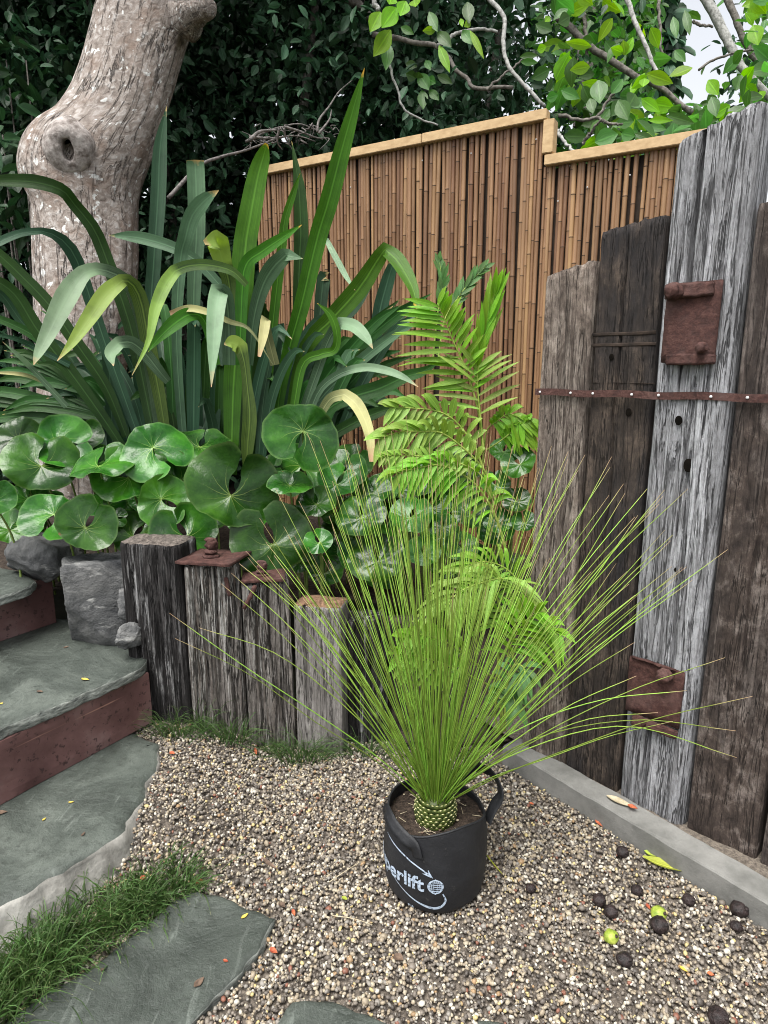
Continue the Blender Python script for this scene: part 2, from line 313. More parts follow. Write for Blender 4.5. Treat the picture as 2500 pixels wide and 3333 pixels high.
big = nse(nt, coords(nt), 6., 5, .6); fine = nse(nt, coords(nt), 45., 5, .65)
c = ramp(nt, big, [(.3, (.005, .032, .004)), (.5, (.014, .075, .006)), (.7, (.045, .165, .012))])
c = mix(nt, nd(nt, 'MapRange', {0: fine, 1: .5, 2: .8, 3: 0., 4: .4}).outputs[0], c, (.05, .14, .025))
c = mix(nt, nd(nt, 'MapRange', {0: v, 1: .93, 2: .985, 3: 0., 4: .4}).outputs[0], c, (.10, .19, .05))
spt = nse(nt, coords(nt), 16., 4, .75); c = mix(nt, nd(nt, 'MapRange', {0: math_(nt, 'ADD', spt, math_(nt, 'MULTIPLY', v, .12)), 1: .80, 2: .83, 3: 0., 4: .8}).outputs[0], c, (.16, .10, .03))
c = mix(nt, math_(nt, 'MULTIPLY', vein, .5), c, (.28, .40, .10))
c = nd(nt, 'HueSaturation', {'Hue': math_(nt, 'MULTIPLY_ADD', rnd, .02, .485), 'Value': math_(nt, 'MULTIPLY_ADD', rnd, .85, .55), 'Color': c}).outputs[0]
hgt = math_(nt, 'ADD', math_(nt, 'MULTIPLY', math_(nt, 'MULTIPLY', fan, v), .35), math_(nt, 'ADD', math_(nt, 'MULTIPLY', big, .7), math_(nt, 'MULTIPLY', fine, .12)))
finish(nt, c, .25, bump(nt, hgt, .5, .02), .30, .12, nd(nt, 'HueSaturation', {'Value': 1.6, 'Color': c}).outputs[0], .0); M['lig'] = m
# gravel: each pebble its own colour
m, nt = nmat('pebbles'); r = nd(nt, 'NewGeometry').outputs['Random Per Island']; co = coords(nt, rnd=False)
c = ramp(nt, r, [(0, (.065, .057, .051)), (.10, (.12, .106, .094)), (.24, (.20, .175, .15)), (.38, (.16, .14, .122)), (.48, (.32, .27, .20)), (.64, (.25, .235, .215)), (.72, (.43, .38, .29)), (.83, (.58, .55, .48)), (.93, (.33, .22, .12)), (.955, (.22, .09, .06)), (.97, (.55, .46, .22)), (1, (.70, .68, .64))], 'CONSTANT')
n = nse(nt, co, 160., 3); c = mix(nt, 1., c, (.90, .885, .85), 'MULTIPLY'); c = mix(nt, nd(nt, 'MapRange', {0: n, 1: .4, 2: .75, 3: 0., 4: .5}).outputs[0], c, (.09, .075, .06))
dirt = nse(nt, co, 2.6, 4, .6); c = mix(nt, nd(nt, 'MapRange', {0: dirt, 1: .54, 2: .72, 3: 0., 4: .4}).outputs[0], c, (.06, .05, .042))
finish(nt, c, .55, bump(nt, n, .3, .002), .4); M['pebble'] = m
M['soil'] = plain('dark_soil', (.016, .012, .010), (.06, .046, .036), 60, .95, 1., .01, .2, 8)
M['grit'] = plain('dark_grit', (.07, .06, .05), (.20, .17, .14), 110, .95, 1., .006, .2, 6)
M['potting'] = plain('potting_mix', (.013, .010, .008), (.075, .055, .042), 90, .95, 1., .01, .2, 8)
m, nt = nmat('black_woven_fabric'); co = coords(nt)
a = nse(nt, co, 7., 5, .6); w1 = nd(nt, 'TexWave', {'Vector': co, 'Scale': 90., 'Distortion': 1.}, bands_direction='Z').outputs[1]
c = ramp(nt, a, [(.35, (.0055, .006, .0075)), (.7, (.017, .018, .021))]); sp = nse(nt, co, 50., 5, .7)
c = mix(nt, nd(nt, 'MapRange', {0: sp, 1: .62, 2: .75, 3: 0., 4: .4}).outputs[0], c, (.10, .095, .09))
finish(nt, c, .62, bump(nt, math_(nt, 'ADD', math_(nt, 'MULTIPLY', sp, .25), a), .5, .014), .4); M['fabric'] = m
m, nt = nmat('worn_white_print'); n = nse(nt, coords(nt), 130., 5, .7)
finish(nt, ramp(nt, n, [(.38, (.03, .035, .045)), (.46, (.34, .42, .52)), (.7, (.46, .53, .62))]), .65, None, .3); M['print'] = m
M['scale'] = plain('leaf_base_scale', (.022, .036, .008), (.075, .10, .02), 50, .5, .3, .002)
M['scar'] = plain('cut_leaf_scar', (.30, .29, .12), (.52, .50, .27), 60, .6)
M['nut'] = plain('black_nut_husk', (.006, .0045, .0045), (.030, .018, .017), 70, .55, 1., .006, .4)
M['husk'] = plain('green_nut_husk', (.13, .20, .02), (.36, .42, .07), 40, .45, .5, .003)
M['fleaf'] = foliage('fallen_leaf', (.20, .26, .03), (.34, .38, .06), .5, .2, .2, (.85, (.08, .05, .03)), .3)
M['yleaf'] = plain('yellow_leaf_litter', (.45, .30, .04), (.62, .48, .10), 60, .6)
M['dleaf'] = plain('dry_leaf_litter', (.06, .04, .03), (.17, .115, .08), 60, .8)
M['rleaf'] = plain('red_leaf_litter', (.22, .04, .02), (.48, .14, .06), 60, .7)
M['straw'] = plain('dry_straw', (.30, .25, .16), (.48, .42, .30), 60, .7)
M['earth'] = plain('lawn_and_earth', (.03, .035, .02), (.08, .075, .05), 3, .95)
# ================================================================== SETTING
V = [(-60, -40, -.06), (60, -40, -.06), (60, 90, -.06), (-60, 90, -.06)]
tag(new_obj('ground', V, [(0, 1, 2, 3)], M['earth'], org=(0, 0, -.06)), kind='structure')
def sstep(a, b, x): q = min(1, max(0, (x-a)/(b-a))); return q*q*(3-2*q)
def gz(x, y): return .112*sstep(.35, .78, -x)*sstep(1.52, 1.9, y)        # the gravel rises towards the steps
# retaining post line and wall line on the plan
WA = G(f(1110, 1600), .08)*np.array([1, 1, 0]); WD = nz((G(f(1480, 1775), .08)-G(f(1110, 1600), .08))*np.array([1, 1, 0])); WN = np.array([WD[1], -WD[0], 0])   # sleeper wall: WN looks to the gravel
if WN[1] > 0: WN = -WN
KA = G(f(1085, 1650)); KB = G(f(1659, 2008)); KD = nz(KB-KA)                                      # kerb foot
KN = np.array([KD[1], -KD[0], 0]);  KN = KN if KN[1] < 0 else -KN
# gravel sheet and pebbles
gx = np.linspace(-1.9, 1.7, 37); gy = np.linspace(.3, 2.75, 26)
V = [(x, y, gz(x, y)-.012) for y in gy for x in gx]
tag(new_obj('gravel_bed', V, grid_faces(26, 37), M['grit'], org=(0, 0, 0)), kind='structure')
def in_poly(x, y, poly):
    c = np.zeros(len(x), bool); n = len(poly)
    for i in range(n):
        x1, y1 = poly[i][:2]; x2, y2 = poly[(i+1) % n][:2]
        if y1 == y2: continue
        c ^= ((y1 > y) != (y2 > y)) & (x < (x2-x1)*(y-y1)/(y2-y1)+x1)
    return c
ZA, ZB, ZC, ZD = .13, .022, .385, .63
PA = [G(q, ZA) for q in [f(345, 1600), f(346, 1645), f(330, 1668), f(312, 1715), f(292, 1752), f(262, 1795), f(222, 1826), f(120, 1886), f(0, 1952), f(-160, 2045), f(-420, 1880), f(-200, 1800), f(60, 1640), f(250, 1560)]]
PB = [G(q, ZB) for q in [t(17, 1050, 500), t(17, 1190, 452), t(17, 1340, 488), t(17, 1500, 568), t(17, 1645, 618), t(17, 1570, 790), t(17, 1450, 935), t(17, 1330, 1058), t(17, 1200, 1180), t(17, 1080, 1330), t(17, 850, 1500), t(17, -100, 1650), t(17, -200, 1400), t(17, 250, 1080), t(17, 600, 880), t(17, 880, 650)]]
PE = [G(q, .020) for q in [t(18, 340, 1010), t(18, 470, 850), t(18, 530, 832), t(18, 620, 828), t(18, 750, 858), t(18, 900, 908), t(18, 1060, 985), t(18, 1150, 1080), t(18, 900, 1300), t(18, 400, 1300), t(18, 250, 1150)]]
PF = [G(q, .020) for q in [t(18, 1575, 948), t(18, 1640, 950), t(18, 1750, 975), t(18, 2000, 1040), t(18, 2000, 1250), t(18, 1600, 1250), t(18, 1570, 1050)]]
ico = bmesh.new(); bmesh.ops.create_icosphere(ico, subdivisions=1, radius=1); ico.verts.ensure_lookup_table()
IV = np.array([v.co[:] for v in ico.verts]); IF = np.array([[v.index for v in q.verts] for q in ico.faces]); ico.free()
def pebble_field(n, x0, x1, y0, y1, s0, s1, lift):
    x = rng.uniform(x0, x1, n); y = rng.uniform(y0, y1, n); k = np.ones(n, bool)
    k &= ((x-KA[0])*KN[0]+(y-KA[1])*KN[1] > .004) | (x < KA[0]-.02)
    for pl in (PA, PB, PE, PF): k &= ~in_poly(x, y, pl)
    k &= y < 2.62
    x, y = x[k], y[k]; n = len(x); s = rng.uniform(s0, s1, n)*rng.choice([.75, 1, 1, 1.35], n)
    ax = np.stack([s, s*rng.uniform(.6, .95, n), s*rng.uniform(.45, .8, n)], 1)
    z = np.array([gz(a, b) for a, b in zip(x, y)])+rng.uniform(-.4, .55, n)*s*lift
    q = rng.normal(size=(n, 4)); q[:, 1:3] *= .35; q /= np.linalg.norm(q, axis=1)[:, None]; w, a, b, c = q.T
    R = np.stack([1-2*(b*b+c*c), 2*(a*b-c*w), 2*(a*c+b*w), 2*(a*b+c*w), 1-2*(a*a+c*c), 2*(b*c-a*w), 2*(a*c-b*w), 2*(b*c+a*w), 1-2*(a*a+b*b)], 1).reshape(n, 3, 3)
    L = IV[None]*ax[:, None]*(1+rng.uniform(-.16, .16, (n, len(IV), 1)))
    P = np.einsum('nij,nvj->nvi', R, L)+np.stack([x, y, z], 1)[:, None]
    return P.reshape(-1, 3), (IF[None]+(np.arange(n)*len(IV))[:, None, None]).reshape(-1, 3)
a, b = pebble_field(58000, -1.15, 1.25, 1.02, 2.62, .0041, .0066, 1.)
c, d = pebble_field(5000, -1.15, 1.25, 1.02, 2.62, .0066, .0094, .7)
e, g = pebble_field(9000, -1.7, 1.7, .5, 1.02, .0050, .0080, 1.)
tag(new_obj('gravel', np.vstack([a, c, e]), np.vstack([b, d+len(a), g+len(a)+len(c)]), M['pebble'], org=(0, 0, 0)), 'loose mixed brown and cream pea gravel covering the yard', 'gravel', kind='stuff')
# raised bed soil
V = []; nx, ny = 40, 22
for j in range(ny):
    for i in range(nx):
        x = -4+i*(5.0/(nx-1)); y0 = 2.75-.10*max(-1.2, min(0.4, x)) if x < .35 else 2.78
        y = y0-.05+j*(6.2-y0)/(ny-1); V.append((x, y, .50+.10*sstep(2.6, 4., y)+.03*fbm((x*3, y*3, 0))))
tag(new_obj('garden_bed', V, grid_faces(ny, nx), M['soil'], org=(-1, 4, .5)), kind='structure')
V = []
for j in range(8):
    for i in range(20):
        x = .05+i*.05; y = 2.36+j*.1; V.append((x, y, .03+.30*sstep(2.45, 2.85, y)+.02*fbm((x*6, y*6, 3))))
tag(new_obj('palm_corner_soil', V, grid_faces(8, 20), M['soil'], org=(.5, 2.6, 0)), kind='structure')
# ================================================================== STEPS
def slab(name, poly, top, thick, label, cat='slab', jag=.006, side=None, round_=.006, group=None, flare=0., rough=.008):
    pts = []
    for i in range(len(poly)):
        a, b = np.array(poly[i][:2]), np.array(poly[(i+1) % len(poly)][:2]); L = np.linalg.norm(b-a); k = max(1, int(L/.018))
        for j in range(k):
            q = a+(b-a)*j/k; nrm = np.array([(b-a)[1], -(b-a)[0]])/L
            q = q+nrm*jag*fbm((q[0]*16, q[1]*16, top*9), 4); pts.append(q)
    ar = sum(pts[i][0]*pts[(i+1) % len(pts)][1]-pts[(i+1) % len(pts)][0]*pts[i][1] for i in range(len(pts)))
    if ar < 0: pts = pts[::-1]
    n = len(pts); P = np.array(pts); T = np.roll(P, -1, 0)-np.roll(P, 1, 0); N = np.stack([T[:, 1], -T[:, 0]], 1); N /= np.linalg.norm(N, axis=1)[:, None]+1e-9
    V = []; lev = [(round_*3, 0), (round_*1.3, -round_*.2), (round_*.3, -round_*.7), (0, -round_*1.3)]+[(-flare*k/7, -round_*1.3-(thick-round_*1.3)*k/7) for k in range(1, 8)]
    for ins, dz in lev:
        for i in range(n):
            k = (rough*fbm((P[i][0]*14, P[i][1]*14, dz*22+top*7), 4)+rough*.5*fbm((P[i][0]*40, P[i][1]*40, dz*60), 3)) if dz < -round_*.6 else 0
            V.append((*(P[i]-N[i]*(ins+k)), top+dz+(.0015*fbm((P[i][0]*9, P[i][1]*9, 4), 3) if dz == 0 else 0)))
    fs = [tuple(range(n))]; mi = [0]
    for l in range(len(lev)-1):
        for i in range(n):
            k = (i+1) % n; fs.append((l*n+i, (l+1)*n+i, (l+1)*n+k, l*n+k)); mi.append(0 if l < 2 else 1)
    fs.append(tuple(range((len(lev)-1)*n, len(lev)*n))[::-1]); mi.append(1)
    o = new_obj(name, V, fs, None, smooth=True, mats=[M['slate'], side or M['slate_edge']], mi=mi); o.data.polygons[0].use_smooth = False
    return tag(o, label, cat, group)
slab('slate_landing', PA, ZA, .16, 'wide grey green slate landing at the foot of the lower red riser', side=M['mortar'], jag=.010, round_=.018, flare=.05, rough=.009)
slab('slate_paver', PB, ZB, .05, 'large grey green slate paver in the gravel beside the grass strip', jag=.006)
slab('slate_paver', PE, .020, .05, 'slate paver cut off by the bottom edge, in the gravel below the bag', jag=.006)
slab('slate_paver', PF, .020, .05, 'corner of a slate paver at the bottom edge, right of the other pavers', jag=.006)
R1a = G(f(330, 1560), ZA); R1b = G(f(0, 1740), ZA); RD = nz(R1b-R1a); RN = np.array([RD[1], -RD[0], 0]);
if RN[0] < 0: RN = -RN
def riser(name, a, length, z0, z1, label):
    nl, nh = 30, 8; V = []; U = []
    for th in (0, -.012):
        for j in range(nh):
            for i in range(nl):
                q = a+RD*length*i/(nl-1)+RN*(th+.0025*fbm((i*.3, j*.6, 2)))
                V.append((q[0], q[1], z0+(z1-z0)*j/(nh-1))); U.append((i/(nl-1)*length, j/(nh-1)*(z1-z0)))
    o = nl*nh; fs = grid_faces(nh, nl)+[tuple(reversed(q)) for q in grid_faces(nh, nl, off=o)]
    for i in range(nl-1): fs += [(i, i+o, i+1+o, i+1), ((nh-1)*nl+i+1, (nh-1)*nl+i+1+o, (nh-1)*nl+i+o, (nh-1)*nl+i)]
    for j in range(nh-1): fs += [(j*nl, (j+1)*nl, (j+1)*nl+o, j*nl+o), (j*nl+nl-1+o, (j+1)*nl+nl-1+o, (j+1)*nl+nl-1, j*nl+nl-1)]
    return tag(new_obj(name, V, fs, M['red'], uv=U, smooth=False), label, 'step riser', 'red brown step risers')
riser('step_riser', R1a, 1.5, ZA+.002, ZC-.042, 'lower red brown steel step riser standing on the slate landing')
R2a = G(f(122, 1345), ZC); riser('step_riser', R2a, 1.0, ZC+.002, ZD-.03, 'upper red brown step riser beside the square grey rock')
PC = [G(q, ZC) for q in [f(321, 1418), f(312, 1434), f(270, 1458), f(190, 1492), f(100, 1532), f(0, 1572)]]
PC += [PC[-1]+RD*.7, PC[-1]+RD*.7-RN*.7, G(f(60, 1330), ZC), G(f(200, 1340), ZC), G(f(275, 1385), ZC)]
slab('slate_tread', PC, ZC, .04, 'slate tread resting on the lower red riser', jag=.007, round_=.006)
PD = [G(q, ZD) for q in [f(78, 1252), f(62, 1264), f(30, 1276), f(0, 1284)]]
PD += [PD[-1]+RD*.6, PD[-1]+RD*.6-RN*.5, G(f(-40, 1215), ZD), G(f(35, 1228), ZD)]
slab('slate_tread', PD, ZD, .045, 'pale edged slate tread on the upper red riser at the left edge', jag=.012, round_=.012)
# rocks
def rock(name, c, size, rot, label, mat=None, box=.35, amp=.12, seed=0, cat='rock', parent=None, cuts=9):
    bm = bmesh.new(); bmesh.ops.create_icosphere(bm, subdivisions=5, radius=1); rs = random.Random(seed); V = []
    pl = [(nz([rs.gauss(0, 1), rs.gauss(0, 1), rs.gauss(0, .8)]), rs.uniform(.62, .9)) for _ in range(cuts)]
    for v in bm.verts:
        p = np.array(v.co[:]); m_ = max(abs(p)); p = p*(1-box)+p/m_*.85*box
        for n_, d_ in pl:
            k = np.dot(p, n_)-d_
            if k > 0: p = p-n_*k*.93
        p = p*(1+amp*fbm((p[0]*2.2+seed, p[1]*2.2, p[2]*2.2), 5)+amp*.25*fbm((p[0]*9, p[1]*9+seed, p[2]*9), 4)); V.append(p*np.array(size))
    ca, sa = math.cos(rot), math.sin(rot); V = [(c[0]+x*ca-y*sa, c[1]+x*sa+y*ca, c[2]+z) for x, y, z in V]
    fs = [tuple(v.index for v in q.verts) for q in bm.faces]; bm.free()
    return tag(new_obj(name, V, fs, mat or M['rock'], parent), label, cat)
q = D(f(198, 1300), 2.62); rock('boulder', (q[0]-.0, q[1]+.12, .56), (.17, .17, .215), .42, 'square grey rock standing on the slate tread beside the dark post', seed=3, box=1.0, amp=.055, cuts=5)
q = D(f(68, 1208), 2.75); rock('boulder', (q[0], q[1]+.12, q[2]-.02), (.16, .16, .125), .2, 'rounded grey boulder behind the upper slate tread under round leaves', seed=8, box=.3, amp=.1)
q = D(f(258, 1300), 2.52); rock('small_stone', (q[0]+.012, q[1]+.09, q[2]-.035), (.062, .055, .075), .2, 'small stone wedged between square rock and dark post, upper one', M['rock'], .5, .15, 5, 'stone')
q = D(f(256, 1375), 2.48); rock('small_stone', (q[0]+.012, q[1]+.06, q[2]-.02), (.062, .05, .052), 1., 'small rounded stone at the foot of the dark post', M['rock'], .3, .12, 11, 'stone')
# ================================================================== TIMBER
def timber(name, a, b, depth, z0, ztop, mat, parent=None, lean=0., rough=.006, cracks=(), rnd=.016, nfront=44, nz_=64, seed=0, facing=None, slope=0., taper=0., top_mat=None, wob=.004):
    """an upright baulk whose front face runs from a to b on the plan"""
    a, b = np.array(a[:2]), np.array(b[:2]); L = np.linalg.norm(b-a); d = (b-a)/L; n = np.array([d[1], -d[0]])
    if facing is not None and np.dot(n, np.asarray(facing)[:2]) < 0: n = -n
    prof = []                                                        # (along, out) round the section with eased corners
    for i in range(nfront+1): prof.append((i/nfront*L, 0., i/nfront))
    ns = 10
    for i in range(1, ns): prof.append((L, -depth*i/ns, None))
    for i in range(13): prof.append((L*(1-i/12), -depth, None))
    for i in range(1, ns): prof.append((0., -depth*(1-i/ns), None))
    V = []; m_ = len(prof); cx, cy = L/2, -depth/2
    for k in range(nz_):
        w = k/(nz_-1); sc = 1-taper*w
        for (s, o, uu) in prof:
            ztp = ztop+slope*(s/L-.5); z = z0+(ztp-z0)*w
            ex = max(0, rnd-min(s, L-s)); ey = max(0, rnd-min(-o, depth+o)); ins = 0
            if ex > 0 and ey > 0: ins = (math.hypot(ex, ey)-rnd) if math.hypot(ex, ey) > rnd else 0
            s2, o2 = s, o
            if ins > 0: hh = math.hypot(ex, ey); s2 += ins*ex/hh*(1 if s < L/2 else -1); o2 += ins*ey/hh*(1 if o > -depth/2 else -1)*-1
            g = fbm((s*38+seed*7, o*38, z*1.3), 4)*rough+fbm((s*9+seed, o*9, z*.8+5), 3)*rough*1.3
            gx_ = fbm((seed*3+1.7, o*4, z*2.1), 3)*wob; ck = 0
            if uu is not None:
                for (cu, cz0, cz1, cw, cdp) in cracks:
                    if cz0 <= z <= cz1:
                        cc = cu*L+.010*fbm((seed, cu*9, z*4), 3); e = abs(s-cc)/(cw*max(.15, min(1, min(z-cz0, cz1-z)/.12)))
                        if e < 1: ck = max(ck, cdp*(1-e*e))
            s2 = cx+(s2-cx)*sc+gx_; o2 = cy+(o2-cy)*sc
            if k == nz_-1: o2 = cy+(o2-cy)*.965; s2 = cx+(s2-cx)*.975
            if w > .97: z += .005*fbm((s*25, o*25, seed), 3)
            q = a+d*s2+n*(o2+g-ck); V.append((q[0]+lean*(z-z0)*d[0], q[1]+lean*(z-z0)*d[1], z))
    fs = grid_faces(nz_, m_, True); mi = [0]*len(fs); top = (nz_-1)*m_
    # rough sawn or split top: inner ring and centre
    ctr = np.mean(np.array(V[top:top+m_]), 0); base = len(V)
    for q in (.72, .4):
        for j in range(m_):
            p = ctr+(np.array(V[top+j])-ctr)*q; V.append((p[0], p[1], V[top+j][2]*q+ctr[2]*(1-q)+.004+.012*fbm((p[0]*40, p[1]*40, seed), 3)))
    V.append((ctr[0], ctr[1], ctr[2]+.004))
    for j in range(m_):
        k = (j+1) % m_; fs += [(top+j, top+k, base+k, base+j), (base+j, base+k, base+m_+k, base+m_+j), (base+m_+j, base+m_+k, len(V)-1)]; mi += [1]*3
    return new_obj(name, V, fs, None, parent, mats=[mat, top_mat or mat], mi=mi)
def box_rot(c, ax, ay, az, hx, hy, hz, bev=.0, sub=1, rough=0., seed=0):
    bm = bmesh.new(); bmesh.ops.create_cube(bm, size=2)
    for v in bm.verts: v.co = Vector((v.co.x*hx, v.co.y*hy, v.co.z*hz))
    if bev: bmesh.ops.bevel(bm, geom=bm.edges[:], offset=bev, segments=2, affect='EDGES')
    if sub > 1: bmesh.ops.subdivide_edges(bm, edges=bm.edges[:], cuts=sub, use_grid_fill=True)
    ax, ay, az = np.array(ax), np.array(ay), np.array(az); V = []
    for v in bm.verts:
        p = np.array(v.co[:])
        if rough: p = p+np.array([fbm((p[0]*30+seed, p[1]*30, p[2]*30), 3), fbm((p[0]*30, p[1]*30+9+seed, p[2]*30), 3), fbm((p[0]*30, p[1]*30, p[2]*30+5+seed), 3)])*rough
        V.append(np.asarray(c)+ax*p[0]+ay*p[1]+az*p[2])
    bm.verts.index_update(); fs = [tuple(v.index for v in q.verts) for q in bm.faces]; bm.free()
    return V, fs, [(0, 0)]*len(V)
UZ = np.array([0, 0, 1.])
def lump(c, r, seed=0, sq=(1, 1, 1), amp=.2, ax=None):
    """a knobbly rusted or husky lump"""
    bm = bmesh.new(); bmesh.ops.create_icosphere(bm, subdivisions=3, radius=1); V = []
    A = np.eye(3) if ax is None else np.array(ax)
    for v in bm.verts:
        p = np.array(v.co[:]); p = p*(1+amp*fbm((p[0]*2+seed, p[1]*2, p[2]*2), 3)); V.append(np.asarray(c)+(A.T@(p*np.array(sq)))*r)
    fs = [tuple(v.index for v in q.verts) for q in bm.faces]; bm.free(); return V, fs, [(0, 0)]*len(V)
# --- tall sleeper wall on the right
def wallpt(x, y): return VP(f(x, y), WA, WN)
PXW = np.dot(WA, WN)
def along(x, y): return np.dot(wallpt(x, y)-WA, WD)
edges = [along(1140, 1300), along(1240, 1300), along(1368, 1300), along(1534, 1300), along(1660, 1690)-.0, along(1660, 1690)+.25, along(1660, 1690)+.5]
tops = [wallpt(1225, 581)[2], wallpt(1357, 483)[2], wallpt(1547, 266)[2], wallpt(1650, 437)[2], wallpt(1650, 437)[2]-.06]; wm = ['wood_pale', 'wood_dark', 'wood_grey', 'wood_brown', 'wood_brown', 'wood_dark']
wl_ = ['shortest sleeper of the tall wall, pale brown, next to the bamboo', 'dark stained sleeper with cross seams between the shortest and the grey one', 'tallest silvery grey sleeper with two rusted iron plates', 'rough brown sleeper at the right of the tall grey one', 'reddish brown sleeper at the right edge of the photograph', 'dark sleeper beyond the right edge']
crk = [[(.42, .2, 1.3, .006, .02), (.7, .9, 1.6, .003, .008)], [(.43, .75, 1.9, .004, .014), (.62, .3, 1.0, .004, .012)], [(.34, 1.45, 2.2, .011, .05), (.6, .5, 1.3, .008, .03), (.18, 1.2, 2.0, .004, .012), (.72, 1.3, 2.1, .004, .014), (.5, 1.0, 1.5, .006, .02), (.42, .05, .6, .008, .03), (.85, .3, 1.2, .003, .01)], [(.5, .2, 1.2, .004, .012)], [(.4, .2, 1.2, .004, .01)], []]
SL = []
for i in range(5):
    a = WA+WD*(edges[i]+.004); b = WA+WD*(edges[i+1]-.004); off = [0, -.012, .006, -.004, .0, 0][i]
    a = a+WN*off; b = b+WN*off; mid = (a+b)/2
    th = thing('railway_sleeper', (mid[0], mid[1], .06), wl_[i], 'timber sleeper', 'tall upright sleepers of the wall')
    timber('timber', a, b, .13, .06, tops[i], M[wm[i]], th, rough=[.0022, .0018, .0055, .003, .003, .004][i], cracks=crk[i], seed=i+1, facing=WN, rnd=[.010, .008, .035, .010, .010, .01][i], slope=[.03, .02, .05, 0, 0, 0][i], nz_=90, nfront=56); SL.append(th)
def wall_box(x0, y0, x1, y1, out, thick, **k):
    a, b = wallpt(x0, y0), wallpt(x1, y1); c = (a+b)/2; hx = abs(np.dot(b-a, WD))/2; hz = abs(b[2]-a[2])/2
    return box_rot(c+WN*out, WD, WN, UZ, hx, thick/2, hz, **k)
# iron plates with folded lips and bolts on the grey sleeper
def iron_plate(x0, y0, x1, y1, bolts, seed, lips):
    o = MB().add(wall_box(x0, y0, x1, y1, .020, .010, bev=.0015, sub=6, rough=.0016, seed=seed)).build('iron_plate', M['rust'], SL[2])
    for (lx0, ly0, lx1, ly1) in lips: MB().add(wall_box(lx0, ly0, lx1, ly1, .030, .016, bev=.002, sub=5, rough=.0035, seed=seed+4)).build('plate_rib', M['rust'], o)
    for (bx, by, r) in bolts:
        m_ = MB().add(lump(wallpt(bx, by)+WN*.058, r, seed, (1, .7, 1), .25, [WD, WN, UZ])); m_.add(lump(wallpt(bx, by)+WN*.042, r*1.35, seed+2, (1, .4, .9), .2, [WD, WN, UZ])); m_.build('bolt', M['rust'], o)
    return o
iron_plate(1449, 616, 1549, 783, [(1468, 632, .020), (1528, 752, .013)], 3, [(1448, 618, 1548, 640), (1450, 766, 1551, 787)])
iron_plate(1368, 1412, 1472, 1570, [(1448, 1450, .019), (1392, 1548, .017)], 9, [(1372, 1412, 1470, 1440), (1375, 1552, 1472, 1572)])
for (x, y, r, w_) in [(1355, 891, .010, 1), (1318, 771, .008, 1), (1468, 908, .011, 2), (1490, 1005, .016, 2), (1403, 1448, .007, 1), (1462, 1230, .006, 2)]:
    p = wallpt(x, y)+WN*[0, -.009, .007][w_]; MB().add(lump(p, r, 5, (1, .1, 1.25), .1, [WD, WN, UZ])).build('bolt_hole', M['hole'], SL[w_])
# seams and a bolt head on the dark sleeper
for (y, h_) in [(719, 3), (742, 4), (826, 3)]:
    MB().add(wall_box(1276, y, 1424-y*.016, y+h_, -.0135, .006, bev=.001, sub=4, rough=.003, seed=y)).build('seam', M['heartwood'], SL[1])
# strap across the wall
zs = wallpt(1300, 850)[2]
st_ = thing('steel_strap', WA+WN*.02+UZ*zs, 'thin rusty steel strap nailed across the sleeper wall', 'strap')
mb = MB(); e0, e1 = edges[0]-.004, edges[5]
P = [WA+WD*(e0+(e1-e0)*i/40)+WN*(.013+.003*math.sin(i*1.3))+UZ*(zs+.002*math.sin(i*.7)) for i in range(41)]; V, fs, U = ribbon(P, [.022]*41, WN, 0., (-1, 1)); n_ = len(V)
V = V+[np.array(v)-WN*.003 for v in V]; fs = fs+[tuple(n_+i for i in q[::-1]) for q in fs]
for i in range(40): fs += [(2*i, 2*i+2, n_+2*i+2, n_+2*i), (2*i+1, n_+2*i+1, n_+2*i+3, 2*i+3)]
new_obj('band', V, fs, M['rust'], st_, smooth=False)
for x in (1172, 1238, 1286, 1370, 1428, 1541, 1620):
    p = wallpt(x, 848); k = np.dot(p-WA, WD); MB().add(lump(WA+WD*k+WN*.017+UZ*zs, .0042, 1, (1, .6, 1), .05, [WD, WN, UZ])).build('nail', M['nail'], st_)
# kerb along the wall
kw = .088; kh = .085; q0 = KA-KD*.0; V = []; nk = 60
for i in range(nk):
    p = q0+KD*(1.55*i/(nk-1)); zz = kh+.004*fbm((i*.2, 1, 1), 3)-.006
    for (o, z) in [(0, -.05), (.0, zz-.006), (-.004, zz-.001), (-.012, zz), (-.05, zz+.002), (-kw, zz+.003), (-kw-.02, -.05)]:
        w_ = p+KN*(o+.002*fbm((i*.5, z*40, o*40), 3)); V.append((w_[0], w_[1], z+.0015*fbm((i*1.1, o*50, 0), 3)))
fs = grid_faces(nk, 7)+[tuple(range(7)), tuple(range((nk-1)*7, nk*7))[::-1]]
tag(new_obj('concrete_kerb', V, fs, M['concrete'], smooth=False), 'low pale concrete kerb along the foot of the sleeper wall', 'kerb')
# ground strip between kerb and sleepers
V = []
for i in range(30):
    p = KA-KD*.25+KD*(2.1*i/29)
    for o in (-kw-.004, -kw-.12, -kw-.3, -kw-.7): w_ = p+KN*o; V.append((w_[0], w_[1], .062+.006*fbm((i*.5, o*9, 0), 3)))
tag(new_obj('wall_footing_soil', V, grid_faces(30, 4), M['grit'], org=(1, 2, 0)), kind='structure')
